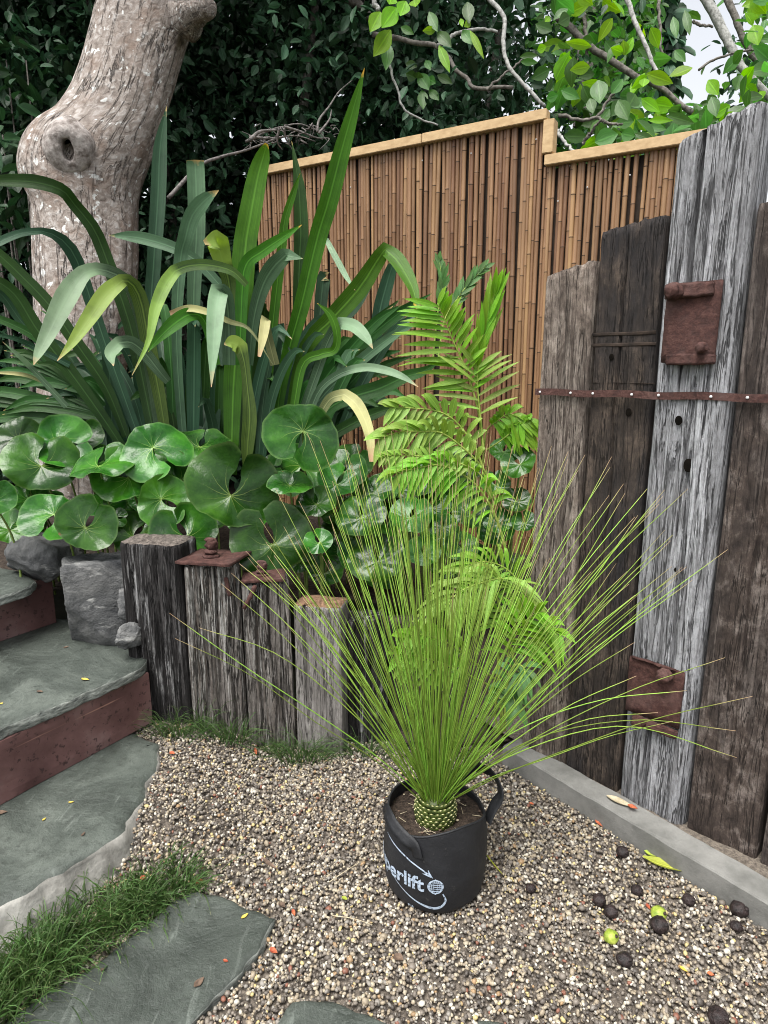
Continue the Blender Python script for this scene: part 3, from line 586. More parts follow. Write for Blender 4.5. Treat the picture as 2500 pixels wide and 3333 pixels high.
# --- short retaining posts
def gp(x, y): p = f(x, y); r = G(p); z = gz(r[0], r[1]); return G(p, z)
posts = [  # left x, right x at the foot, foot y, top y, material
    (283, 412, 1553, 1178, 'wood_tar', .17, 'blackened squat post with white streaks beside the square rock', .03, 0.),
    (418, 537, 1576, 1222, 'wood_post', .15, 'split brown grey post topped by a large rusted plate', .012, 0.),
    (538, 640, 1604, 1262, 'wood_post', .14, 'grey post topped by a small rusted plate', .012, 0.),
    (641, 742, 1618, 1312, 'wood_post_grey', .13, 'smooth grey post with a split orange top', .012, 0.),
    (744, 838, 1606, 1342, 'wood_tar', .13, 'dark cracked post right of the orange topped post', .012, 0.),
    (840, 935, 1592, 1352, 'wood_dark', .13, 'dark post hidden behind the potted plant leaves', .012, 0.)]
PT = []
for i, (x0, x1, yb, yt, mm, dp, lab, rd, ln) in enumerate(posts):
    a, b = gp(x0, yb), gp(x1, yb+(x1-x0)*(.12 if i < 4 else -.05)); mid = (a+b)/2; hd = nz([b[0]-a[0], b[1]-a[1], 0]); n = np.array([hd[1], -hd[0], 0]); n = n if n[1] < 0 else -n
    xt = (x0+x1)/2-[12, 8, 8, 6, 4, 4][i]; top = VP(f(xt, yt), mid, n)[2]
    th = thing('timber_post', (mid[0], mid[1], mid[2]-.04), lab, 'timber post', 'short posts holding up the garden bed')
    cr_ = [(.3, .1, .7, .006, .02), (.55, .3, .8, .006, .022), (.78, .05, .6, .005, .016)] if i in (1, 2) else [(.25, .1, .8, .008, .02), (.6, .2, .85, .008, .018), (.82, .2, .7, .006, .014)]
    timber('timber', a, b, dp, mid[2]-.06, top, M[mm], th, rough=.007 if i != 3 else .004, cracks=cr_ if i != 3 else cr_[:1], rnd=rd, seed=20+i, facing=n, top_mat={0: M['wood_end'], 3: M['wood_cut']}.get(i), taper=.03, nz_=56)
    PT.append((th, mid, hd, n, top))
def cap_plate(i, half, yaw, tilt, bz, bscale, offs):
    th, mid, hd, n, top = PT[i]; c, s = math.cos(yaw), math.sin(yaw); ax = nz(hd*c+n*s+UZ*tilt); ay = nz(np.cross(UZ, ax)); az = np.cross(ax, ay)
    ctr = mid-n*.055+UZ*(top-mid[2]+.016)+hd*offs
    ctr[2] = top+.018
    o = MB().add(box_rot(ctr, ax, ay, az, half, half*.85, .005, .001, 7, .0022, i)).build('iron_plate', M['rust'], th)
    b = ctr-hd*.01+n*.01; mb = MB()
    mb.add(lump(b+az*.010*bscale, .030*bscale, 1, (1.1, 1, .35), .12)); mb.add(lump(b+az*.028*bscale, .026*bscale, 2, (1, 1, .45), .15)); mb.build('washer', M['rust'], o)
    mb = MB().add(lump(b+az*.055*bscale+hd*.004, .024*bscale, 3, (1.05, .9, 1.), .35)); mb.add(lump(b+az*.073*bscale, .017*bscale, 5, (1.2, .9, .5), .3)); mb.build('bolt', M['rust'], o)
cap_plate(1, .112, .45, .02, 0, 1., .008); cap_plate(2, .082, .1, 0., 0, .8, -.005)
for i, (x, y, r, sq) in enumerate([(738/2.370+600, 0, 0, 0)][:0]): pass
def post_lump(i, x, y, x2, y2, r):
    th, mid, hd, n, top = PT[i]; a, b = VP(f(x, y), mid, n)+n*.012, VP(f(x2, y2), mid, n)+n*.022
    P = spline([a, (a+b)/2+n*.006, b], 9); MB().add(tube(P, [r*(.8+.4*abs(math.sin(k*1.3))) for k in range(9)], 8, True, .12)).build('rusted_spike', M['rust'], th)
post_lump(1, 488, 1245, 497, 1282, .008); post_lump(2, 552, 1262, 527, 1310, .008)
# ================================================================== BAMBOO FENCE
FD = nz([-.87, .5, 0]); FN = np.array([-FD[1], FD[0], 0]); FN = FN if FN[1] < 0 else -FN
FP = D(f(1178, 620), 3.12); FP[2] = 0
def fpt(x, y): return VP(f(x, y), FP, FN)
zhi = fpt(1190, 262)[2]; zhi2 = fpt(620, 372)[2]; zlo = fpt(1300, 345)[2]
fe = thing('bamboo_fence', (FP[0]-.4, FP[1]+.25, .4), 'tall tan bamboo cane fence with stepped pine capping', 'fence')
s0 = np.dot(fpt(1178, 300)-FP, FD); s_hi = np.dot(fpt(552, 380)-FP, FD); s_lo = np.dot(fpt(1475, 330)-FP, FD); s = s_hi
def ztop(s): return (zhi+(zhi2-zhi)*(s-s0)/(np.dot(fpt(620, 372)-FP, FD)-s0)) if s > s0 else zlo
while s > s_lo-.15:
    r = random.choice([.0075, .0088, .0098, .0106, .0116]); s -= r; zt = ztop(s)+.004
    lean = random.gauss(0, .004); P = []; R = []; z = .42; zn = z+random.uniform(.05, .3); NV = []; nodes = []
    c0 = FP+FD*s+FN*random.uniform(-.003, .003); bend = random.gauss(0, .006); ph = random.uniform(0, 6); tp = random.uniform(-.12, .12)
    zz = np.linspace(.42, zt, 14)
    while zn < zt-.02: nodes.append(zn); zn += random.uniform(.15, .34)
    def cane(z): w = (z-.42)/(zt-.42); return c0+FD*(lean*w+bend*math.sin(w*3+ph))+np.array([0, 0, z]), r*(1+tp*(w-.5))
    lv = sorted(list(zz)+[q+d_ for q in nodes for d_ in (-.006, 0, .006)])
    P = [cane(z)[0] for z in lv]; R = [cane(z)[1]*(1.09 if any(abs(z-q) < 1e-6 for q in nodes) else 1.) for z in lv]
    V, fs, U = tube(P, R, 9, False); o = new_obj('bamboo_cane', V, fs, M['bamboo'], fe, uv=U)
    mb = MB()
    for q in nodes: p, rr = cane(q); mb.add(tube([p-UZ*.0022, p, p+UZ*.0022], [rr*1.06, rr*1.15, rr*1.06], 9, False))
    if nodes: tag(mb.build('node_rings', M['bamboo_node'], o), kind='stuff')
    s -= r+random.uniform(-.0006, .0016)
def rail(a, b, hgt, dep, name='capping', out=.012, mat=None):
    a, b = np.array(a), np.array(b); ax = nz(b-a); c = (a+b)/2+FN*out; ay = FN; az = nz(np.cross(ax, ay)); az = az if az[2] > 0 else -az
    return MB().add(box_rot(c, ax, ay, az, np.linalg.norm(b-a)/2, dep/2, hgt/2, .0025)).build(name, mat or M['timber'], fe, smooth=False)
pL = FP+FD*s_hi; pM = FP+FD*(s0+.62); pC = FP+FD*(s0-.012); pR = FP+FD*(s_lo-.1)
rail(pL+UZ*(ztop(s_hi)+.022), pM+FD*.002+UZ*(ztop(s0+.62)+.022), .044, .06); rail(pM-FD*.002+UZ*(ztop(s0+.62)+.023), pC+UZ*(zhi+.023), .044, .06)
rail(pC-FD*.012+UZ*(zlo+.053), pC-FD*.014+UZ*(zhi-.003), .05, .062, 'end_post', .013)
rail(pC+UZ*(zlo+.025), pR+UZ*(zlo+.025), .044, .06)
za = min(ztop(s_hi), zhi)+.012; rail(pL+UZ*(.4+za)/2, pC+UZ*(.4+za)/2, za-.4, .012, 'backing_board', -.026, M['board']); rail(pC+UZ*(.4+zlo)/2-FD*.002, pR+UZ*(.4+zlo)/2, zlo-.4, .012, 'backing_board', -.026, M['board'])
for k in range(2): zz = [.9, 1.9][k]; rail(pL+UZ*zz, pR+UZ*zz, .05, .03, 'back_rail', -.05)
for (x, y) in [(1362, 352), (1463, 282), (1270, 378), (1207, 408), (1020, 305), (915, 320), (760, 378), (1160, 275)]:
    p = fpt(x, y+28); MB().add(lump(p+FN*.0135, .0035, 1, (1, 1, 1), .05)).build('nail', M['nail'], fe)
# ================================================================== OLD TREE
TDp = 3.62; prof = [(-260, 330, 520), (-120, 275, 470), (-60, 255, 455), (0, 218, 428), (80, 198, 404), (150, 179, 384), (200, 158, 370), (240, 130, 356), (262, 100, 348), (280, 80, 342), (310, 62, 332), (350, 50, 318), (390, 52, 306), (425, 66, 298), (450, 75, 297), (500, 77, 296), (600, 80, 292), (700, 82, 285), (800, 85, 272), (900, 86, 262), (980, 80, 268), (1080, 70, 285)]
pr = spline([(p[0], p[1], p[2]) for p in prof], 80)[::-1]; V = []; U = []; ns = 72
for i, (y, xl, xr) in enumerate(pr):
    c = D(f((xl+xr)/2, y), TDp); r = .965*(xr-xl)/2/KP*TDp/F; ra = nz(ray(f((xl+xr)/2, y))); rx = nz(np.cross(ra, UZ))
    for j in range(ns):
        a = 2*math.pi*j/ns; rr = r*(1+.02*fbm((math.cos(a)*1.5, math.sin(a)*1.5, i*.06), 3))+.010*fbm((math.cos(a)*5, math.sin(a)*5, i*.10), 3)
        V.append(c+rx*rr*math.cos(a)+ra*rr*math.sin(a)*.85); U.append((j/ns*2.0, c[2]))
tr = thing('old_tree', (D(f(170, 980), TDp)[0], D(f(170, 980), TDp)[1], .5), 'leaning old tree with pale lichen spotted bark and a knot hole', 'tree')
new_obj('trunk', V, grid_faces(80, ns, True), M['bark'], tr, uv=U)
# branch stub at the upper right of the trunk
a, b = D(f(398, 40), 3.52), D(f(448, 14), 3.40); P = spline([a, (a+b)/2+UZ*.01, b, b+(b-a)*.12], 10)
MB().add(tube(P, [.11, .10, .085, .075, .068, .062, .060, .056, .048, .03], 20, True, .09)).build('branch_stub', M['bark'], tr)
# knot collar with its hole
kc = D(f(147, 324), 3.318); kz = nz(CAM-kc+np.array([-.6, 0, -.2])); kx = nz(np.cross(UZ, kz)); ky = np.cross(kz, kx)
pf = [(.36, -.075), (.38, -.03), (.41, .002), (.46, .010), (.58, .012), (.78, .006), (.94, -.008), (1.06, -.035), (1.2, -.09)]; V = []; U = []
for i, (r, z) in enumerate(pf):
    for j in range(40):
        a = 2*math.pi*j/40; k = 1+.07*fbm((math.cos(a)*1.3, math.sin(a)*1.3, r*2), 3); el = .62 if r < .46 else .62+.36*min(1, (r-.46)/.4)
        V.append(kc+kx*math.cos(a)*r*.112*k*el+ky*math.sin(a)*r*.122*k+kz*(z+.006*fbm((math.cos(a)*4, math.sin(a)*4, r*9), 3))); U.append((math.cos(a)*r*.2+3, math.sin(a)*r*.2))
ko = new_obj('knot_collar', V, grid_faces(len(pf), 40, True), M['knot'], tr, uv=U)
V = [kc+kx*math.cos(2*math.pi*j/24)*.032+ky*math.sin(2*math.pi*j/24)*.053-kz*.07 for j in range(24)]; new_obj('knot_hollow', V, [tuple(range(24))], M['hole'], ko)
# ================================================================== LEAF MASSES
LS = np.array([(0, 0, 0), (.22, .25, .03), (.26, .55, .04), (.15, .85, .02), (0, 1, -.03), (-.15, .85, .02), (-.26, .55, .04), (-.22, .25, .03)])
LFc = np.array([(0, 1, 2), (0, 2, 3), (0, 3, 4), (0, 4, 5), (0, 5, 6), (0, 6, 7)])
def leaf_mass(name, P, size, mat, parent=None, droop=.5, **k):
    n = len(P); d = rng.normal(size=(n, 3)); d[:, 2] -= droop; d /= np.linalg.norm(d, axis=1)[:, None]
    up = rng.normal(size=(n, 3))*.6+np.array([0, -.35, .9]); w = np.cross(d, up); w /= np.linalg.norm(w, axis=1)[:, None]+1e-9; nn = np.cross(w, d)
    s = size*rng.uniform(.6, 1.3, n)
    V = P[:, None]+s[:, None, None]*(LS[None, :, :1]*w[:, None]+LS[None, :, 1:2]*d[:, None]+LS[None, :, 2:]*nn[:, None]*2)
    Fc = (LFc[None]+(np.arange(n)*8)[:, None, None]).reshape(-1, 3); uv = np.tile(np.stack([LS[:, 0]*1.9+.5, LS[:, 1]], 1), (n, 1))
    return new_obj(name, V.reshape(-1, 3), Fc, mat, parent, uv=uv, **k)
def clumps(n, box, k, rad):
    """points gathered in clumps inside a box"""
    lo, hi = np.array(box[0]), np.array(box[1]); c = rng.uniform(lo, hi, (k, 3)); i = rng.integers(0, k, n); return c[i]+rng.normal(size=(n, 3))*rad
hg = thing('evergreen_hedge', (-1.4, 5.2, .4), 'dense dark evergreen shrubs filling the shade behind the fence', 'hedge')
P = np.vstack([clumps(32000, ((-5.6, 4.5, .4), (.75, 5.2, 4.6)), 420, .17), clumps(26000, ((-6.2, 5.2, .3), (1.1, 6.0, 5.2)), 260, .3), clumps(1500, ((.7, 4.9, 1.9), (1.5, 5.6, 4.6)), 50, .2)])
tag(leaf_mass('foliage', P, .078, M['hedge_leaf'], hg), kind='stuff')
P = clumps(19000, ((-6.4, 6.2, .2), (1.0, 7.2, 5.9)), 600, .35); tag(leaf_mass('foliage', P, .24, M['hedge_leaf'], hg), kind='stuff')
for (x, y, lx) in [(-2.6, 5.6, .2), (-1.5, 5.4, -.2), (-.4, 5.7, .15), (.5, 5.5, .25), (-.9, 4.9, .3)]:
    P = spline([(x, y, .4), (x+lx*.4, y, 1.6), (x+lx, y+.1, 3), (x+lx*1.8, y+.1, 4.6)], 14); MB().add(tube(P, np.linspace(.06, .02, 14), 8)).build('stem', M['branch_dark'], hg)
# unseen leaf canopy added above the old tree to shade the hedge
P = clumps(2600, ((-4.0, 3.9, 4.2), (.6, 6.8, 5.4)), 90, .3); tag(leaf_mass('crown', P, .22, M['hedge_leaf'], tr), kind='stuff')
bq = D(f(400, -260), TDp); 
for (ex, ey, ez) in [(-2.4, 4.6, 4.7), (-.9, 5.2, 4.9), (.3, 4.4, 4.7), (-1.2, 3.9, 4.9)]:
    P = spline([bq-UZ*.2, (bq+np.array([ex, ey, ez]))/2+UZ*.25, (ex, ey, ez)], 12); MB().add(tube(P, np.linspace(.13, .03, 12), 10)).build('limb', M['bark'], tr)
# left edge shrubs with larger leaves
for k, (x, y, n, lab) in enumerate([(18, 170, 90, 'broad leaved dark shrub left of the trunk near the top'), (10, 330, 110, 'broad leaved dark shrub left of the trunk beside the knot hole'), (20, 440, 90, 'low dark shrub left of the trunk behind the arching flax leaves')]):
    c = D(f(x, y), 3.95); th = thing('shrub', (c[0], c[1], .5), lab, 'shrub', 'shrubs left of the trunk')
    P = c+rng.normal(size=(n, 3))*np.array([.16, .16, .17]); tag(leaf_mass('foliage', P, .12, M['shrub_leaf'], th, .1), kind='stuff')
    for j in range(3): P = spline([(c[0]+.05*j-.05, c[1], .5), (c[0]+.1*j-.1, c[1]+.02, (c[2]+.5)/2), c+np.array([.12*j-.12, 0, .1])], 8); MB().add(tube(P, np.linspace(.012, .004, 8), 6)).build('stem', M['branch_dark'], th)
# dead stalk tangle above the flax
ds_ = thing('dead_flower_stalks', D(f(560, 330), 3.7), 'tangle of dry grey stalks hanging in front of the dark hedge', 'dead stalks')
for k, pl in enumerate([[(1010, 1190), (1190, 1000), (1330, 940), (1480, 900), (1659, 830)], [(1500, 840), (1560, 790), (1659, 780)]]): MB().add(tube(spline([D(t(1, *q), 3.6+.05*i) for i, q in enumerate(pl)], 24), np.linspace(.012, .005, 24), 7)).build('stalk', M['dead'], ds_)
for k, pl in enumerate([[(0, 850), (100, 800), (220, 760), (330, 745), (440, 790)], [(230, 760), (330, 790), (440, 830), (540, 820)], [(430, 790), (440, 720), (500, 640), (560, 550), (640, 480)], [(20, 820), (150, 830), (300, 815), (420, 850)], [(230, 770), (240, 830), (280, 900)], [(200, 770), (190, 850), (220, 900)], [(440, 800), (500, 720), (515, 660)]]):
    MB().add(tube(spline([D(t(2, *q), 3.75+.04*i) for i, q in enumerate(pl)], 18), np.linspace(.008, .003, 18), 6)).build('stalk', M['dead'], ds_)
for k in range(34):
    x, y = random.uniform(20, 540), random.uniform(760, 860); pl = [(x, y), (x+random.uniform(-40, 40), y+random.uniform(-30, 40)), (x+random.uniform(-80, 80), y+random.uniform(-40, 80))]
    MB().add(tube(spline([D(t(2, *q), 3.8+random.uniform(-.05, .05)) for q in pl], 8), np.linspace(.004, .0015, 8), 5)).build('twig', M['dead'], ds_)
# --- overhanging broad leaved tree
ot = thing('overhanging_tree', (3.0, 4.6, 0.), 'broad leaved tree with pale twisting branches hanging over the fence', 'tree')
P = spline([(3.0, 4.6, 0), (3.0, 4.6, 1.5), (2.9, 4.5, 3), (2.5, 4.3, 4.6)], 16); MB().add(tube(P, np.linspace(.13, .08, 16), 12, True, .04)).build('trunk', M['branch_dark'], ot)
br = [(2, [(1440, -60), (1470, 0), (1552, 120), (1545, 280), (1580, 400), (1659, 500), (1790, 640)], 13, 3.6, 3.5, 'twig'), (3, [(800, -60), (820, 0), (850, 100), (880, 180), (930, 280), (975, 405), (1020, 470)], 14, 3.7, 3.6, 'twig'),
      (3, [(1230, -120), (1290, 0), (1380, 170), (1430, 280), (1500, 400), (1560, 470), (1700, 620)], 27, 4.6, 4.5, 'twig'), (3, [(1390, -100), (1420, 0), (1470, 130), (1520, 250), (1600, 400)], 20, 4.9, 4.9, 'branch_dark'),
      (2, [(840, 340), (860, 390), (900, 520), (950, 650), (1050, 720), (1150, 750)], 7, 3.5, 3.55, 'twig'), (2, [(760, 215), (880, 225), (1000, 255), (1150, 280), (1260, 410), (1330, 470), (1380, 530), (1600, 520)], 14, 3.9, 3.8, 'branch_dark'),
      (2, [(1150, 275), (1230, 220), (1300, 190), (1420, 175), (1510, 190)], 11, 3.8, 3.8, 'twig'), (3, [(405, 690), (540, 720), (630, 700), (700, 600), (735, 560)], 10, 3.7, 3.6, 'branch_dark'), (3, [(630, 700), (700, 740), (790, 750)], 9, 3.65, 3.6, 'branch_dark'), (3, [(540, 860), (600, 790), (660, 720)], 9, 3.7, 3.6, 'branch_dark'),
      (3, [(400, 100), (480, 170), (570, 260), (700, 350), (850, 450), (1000, 520), (1200, 680)], 20, 4.3, 4.2, 'branch_dark'), (3, [(560, 90), (570, 250), (575, 390)], 11, 4.3, 4.3, 'branch_dark'), (2, [(740, -40), (765, 0), (800, 65)], 16, 3.5, 3.5, 'twig'), (2, [(560, -40), (640, 10), (710, 50), (745, 110)], 26, 4.2, 4.2, 'branch_dark'),
      (3, [(1000, 0), (1010, 150), (1020, 300), (1060, 380)], 9, 4.4, 4.4, 'branch_dark'), (3, [(1210, 130), (1250, 150), (1330, 160)], 9, 4.5, 4.5, 'branch_dark'), (3, [(1240, 420), (1330, 360), (1420, 330), (1560, 300), (1659, 320)], 7, 4.4, 4.4, 'branch_dark'), (3, [(380, 770), (440, 850), (510, 930)], 10, 3.6, 3.5, 'twig'), (2, [(1440, 540), (1560, 440), (1659, 360)], 7, 3.7, 3.7, 'branch_dark')]
for (tn, pl, w, d0, d1, mm) in br:
    P = spline([D(t(tn, *q), d0+(d1-d0)*i/(len(pl)-1)) for i, q in enumerate(pl)], 26); n_ = len(P)
    P = np.array([p+np.array([fbm((i*.5, d0*9, w), 2), 0, fbm((i*.5, d0*5, w+7), 2)])*.010 for i, p in enumerate(P)])
    r = w*KZ*d0/F*np.linspace(1.1, .75, n_); MB().add(tube(P, r, 9, True, .06)).build('branch', M[mm], ot)
def tree_leaf(c, dirv, L, Wd, face, mat, parent, curl=.12):
    d = nz(dirv); f_ = nz(face); n = 7; P = []
    for i in range(n): s_ = i/(n-1); P.append(np.asarray(c)+d*L*s_-f_*curl*L*(s_-.4)**2*2)
    wd = [Wd*x for x in (.08, .62, .95, 1.0, .82, .45, .02)]
    V, fs, U = ribbon(P, wd, f_+np.array([.001, 0, 0]), .12); return new_obj('leaf', V, fs, mat, parent, uv=U)
def leaf_px(tn, x0, y0, x1, y1, w, d, mat, yaw=0.):
    a, b = D(t(tn, x0, y0), d), D(t(tn, x1, y1), d-.03); return tree_leaf(a, b-a, np.linalg.norm(b-a), w*KZ*d/F, CAM-a+np.array([yaw, 0, random.uniform(0, 1.2)]), M[mat], ot)
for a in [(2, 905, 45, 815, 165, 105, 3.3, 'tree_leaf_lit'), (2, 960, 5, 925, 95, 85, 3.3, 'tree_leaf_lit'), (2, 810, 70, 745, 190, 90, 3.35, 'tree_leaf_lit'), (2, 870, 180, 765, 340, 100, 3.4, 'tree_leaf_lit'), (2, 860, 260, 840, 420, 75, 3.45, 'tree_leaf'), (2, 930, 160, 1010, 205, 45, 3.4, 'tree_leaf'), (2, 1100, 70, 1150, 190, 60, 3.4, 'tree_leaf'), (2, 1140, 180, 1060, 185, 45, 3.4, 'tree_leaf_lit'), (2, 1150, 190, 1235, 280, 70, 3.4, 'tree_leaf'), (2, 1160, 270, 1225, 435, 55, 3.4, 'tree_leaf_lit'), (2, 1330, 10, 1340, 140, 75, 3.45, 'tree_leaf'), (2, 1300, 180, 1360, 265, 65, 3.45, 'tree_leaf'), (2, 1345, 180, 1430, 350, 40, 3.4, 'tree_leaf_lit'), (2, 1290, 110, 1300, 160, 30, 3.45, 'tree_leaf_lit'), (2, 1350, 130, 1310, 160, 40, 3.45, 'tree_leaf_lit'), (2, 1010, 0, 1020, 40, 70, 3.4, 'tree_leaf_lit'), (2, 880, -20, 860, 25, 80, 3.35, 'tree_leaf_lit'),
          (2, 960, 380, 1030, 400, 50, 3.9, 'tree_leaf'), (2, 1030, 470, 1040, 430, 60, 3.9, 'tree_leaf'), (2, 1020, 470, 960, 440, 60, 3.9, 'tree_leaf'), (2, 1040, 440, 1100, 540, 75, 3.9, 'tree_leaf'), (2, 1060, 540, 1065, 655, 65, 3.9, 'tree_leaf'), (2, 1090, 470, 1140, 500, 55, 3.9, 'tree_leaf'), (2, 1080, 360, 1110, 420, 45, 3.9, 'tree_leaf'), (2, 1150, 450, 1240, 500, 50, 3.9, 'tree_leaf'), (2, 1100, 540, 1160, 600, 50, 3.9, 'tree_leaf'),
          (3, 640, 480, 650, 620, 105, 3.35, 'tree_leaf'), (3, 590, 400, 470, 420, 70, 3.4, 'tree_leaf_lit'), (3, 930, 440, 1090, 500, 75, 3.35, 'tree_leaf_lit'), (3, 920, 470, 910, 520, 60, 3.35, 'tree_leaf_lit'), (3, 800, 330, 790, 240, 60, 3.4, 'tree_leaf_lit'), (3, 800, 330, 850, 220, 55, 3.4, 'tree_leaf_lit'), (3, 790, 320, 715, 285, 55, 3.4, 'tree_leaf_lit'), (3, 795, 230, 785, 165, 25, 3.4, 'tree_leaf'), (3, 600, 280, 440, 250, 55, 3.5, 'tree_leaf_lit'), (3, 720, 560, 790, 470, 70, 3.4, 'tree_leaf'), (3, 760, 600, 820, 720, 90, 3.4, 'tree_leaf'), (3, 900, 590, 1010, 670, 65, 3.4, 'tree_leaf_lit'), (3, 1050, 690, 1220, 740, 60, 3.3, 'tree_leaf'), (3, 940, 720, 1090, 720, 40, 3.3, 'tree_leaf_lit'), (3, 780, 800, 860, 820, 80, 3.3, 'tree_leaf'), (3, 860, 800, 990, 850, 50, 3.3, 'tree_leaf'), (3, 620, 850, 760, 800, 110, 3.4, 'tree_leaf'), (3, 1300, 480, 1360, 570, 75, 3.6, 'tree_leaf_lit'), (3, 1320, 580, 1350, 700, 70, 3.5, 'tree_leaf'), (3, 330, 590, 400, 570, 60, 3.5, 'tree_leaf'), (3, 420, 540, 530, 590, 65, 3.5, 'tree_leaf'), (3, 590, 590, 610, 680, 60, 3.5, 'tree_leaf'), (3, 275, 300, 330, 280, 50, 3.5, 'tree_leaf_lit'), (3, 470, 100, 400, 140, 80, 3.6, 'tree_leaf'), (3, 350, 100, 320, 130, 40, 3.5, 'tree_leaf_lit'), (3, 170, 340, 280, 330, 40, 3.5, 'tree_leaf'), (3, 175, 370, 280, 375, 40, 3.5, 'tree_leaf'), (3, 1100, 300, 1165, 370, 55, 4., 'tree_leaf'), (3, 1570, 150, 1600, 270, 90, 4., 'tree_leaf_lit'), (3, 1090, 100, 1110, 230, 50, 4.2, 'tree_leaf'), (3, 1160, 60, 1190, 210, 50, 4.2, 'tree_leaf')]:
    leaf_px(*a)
nl = 0
while nl < 232:
    x, y = random.uniform(1180, 1700), random.uniform(-30, 350)
    if 1420 < x < 1600 and y < 225 and random.random() < .93: continue
    if x < 1300 and y > 215 and random.random() < .6: continue
    if y < 120 and random.random() < .45: continue
    d = random.uniform(3.75, 4.7); c = D(f(x, y), d); L = random.uniform(.09, .17)
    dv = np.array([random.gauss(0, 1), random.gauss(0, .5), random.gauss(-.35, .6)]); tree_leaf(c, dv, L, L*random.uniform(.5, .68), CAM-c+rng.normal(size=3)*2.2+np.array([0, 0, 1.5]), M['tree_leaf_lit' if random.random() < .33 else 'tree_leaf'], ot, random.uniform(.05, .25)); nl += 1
# small far foliage of the same tree behind those leaves, and a dark conifer
fp = []
for k in range(2500):
    x, y = random.uniform(1150, 1720), random.uniform(-90, 370); d = random.uniform(4.6, 6.)
    if 1420 < x < 1610 and y < 225 and random.random() < .96: continue
    if x > 1440 and y < 120 and random.random() < .7: continue
    fp.append(D(f(x, y), d))
tag(leaf_mass('far_leaves', np.array(fp), .115, M['far_leaf'], ot, .3), kind='stuff')
cf = thing('conifer', (2.3, 7.4, 0), 'dark drooping conifer behind the broad leaved tree', 'tree')
P = spline([(2.0, 7.4, 0), (2.05, 7.4, 3), (2.0, 7.3, 6)], 12); MB().add(tube(P, np.linspace(.16, .06, 12), 10)).build('trunk', M['branch_dark'], cf)
fp = [D(f(random.uniform(1255, 1460), random.uniform(-100, 190)), random.uniform(6.6, 7.6)) for _ in range(2600)]; tag(leaf_mass('crown', np.array(fp), .22, M['hedge_leaf'], cf, 1.6), kind='stuff')
bgt = thing('distant_tree', (4.6, 12., 0), 'bare limbed grey green tree far behind at the upper right', 'tree')
P = spline([(4.2, 12, 0), (4.1, 12, 3), (3.9, 12, 6)], 12); MB().add(tube(P, np.linspace(.2, .1, 12), 10)).build('trunk', M['branch_dark'], bgt)
fp = [D(f(random.gauss(1620, 35), random.gauss(160, 80)), random.uniform(10, 12)) for _ in range(160)]+[D(f(random.uniform(1380, 1750), random.uniform(250, 420)), random.uniform(10, 12)) for _ in range(700)]
tag(leaf_mass('crown', np.array(fp), .2, M['hedge_leaf'], bgt, .3), kind='stuff')
# ================================================================== FLAX
fx = thing('flax_plant', (-.45, 3.25, .53), 'large clump of sword shaped flax leaves in front of the trunk', 'flax')
def flax_leaf(pts, wz, d0, d1, mat, yaw=0., fold=.13, n=26, kink=None):
    """pts: (tile, x, y) from foot to tip, wz: widths in zoomed pixels at those points"""
    k = len(pts); P3 = []
    for i, (tn, x, y) in enumerate(pts):
        s_ = i/(k-1); d = d0+(d1-d0)*s_; P3.append(np.r_[D(t(tn, x, y), d), wz[i]*.93*KZ*d/F])
    Q = spline(P3, n) if kink is None else np.vstack([spline(P3[:kink+1], 14), spline(P3[kink:], 14)[1:]])
    P, w = Q[:, :3], np.maximum(Q[:, 3], .0015)
    fc = CAM-P.mean(0); fc = nz(fc)+np.array([yaw, 0, .25])
    V, fs, U = ribbon(P, w, fc, fold); return new_obj('leaf', V, fs, M[mat], fx, uv=U)
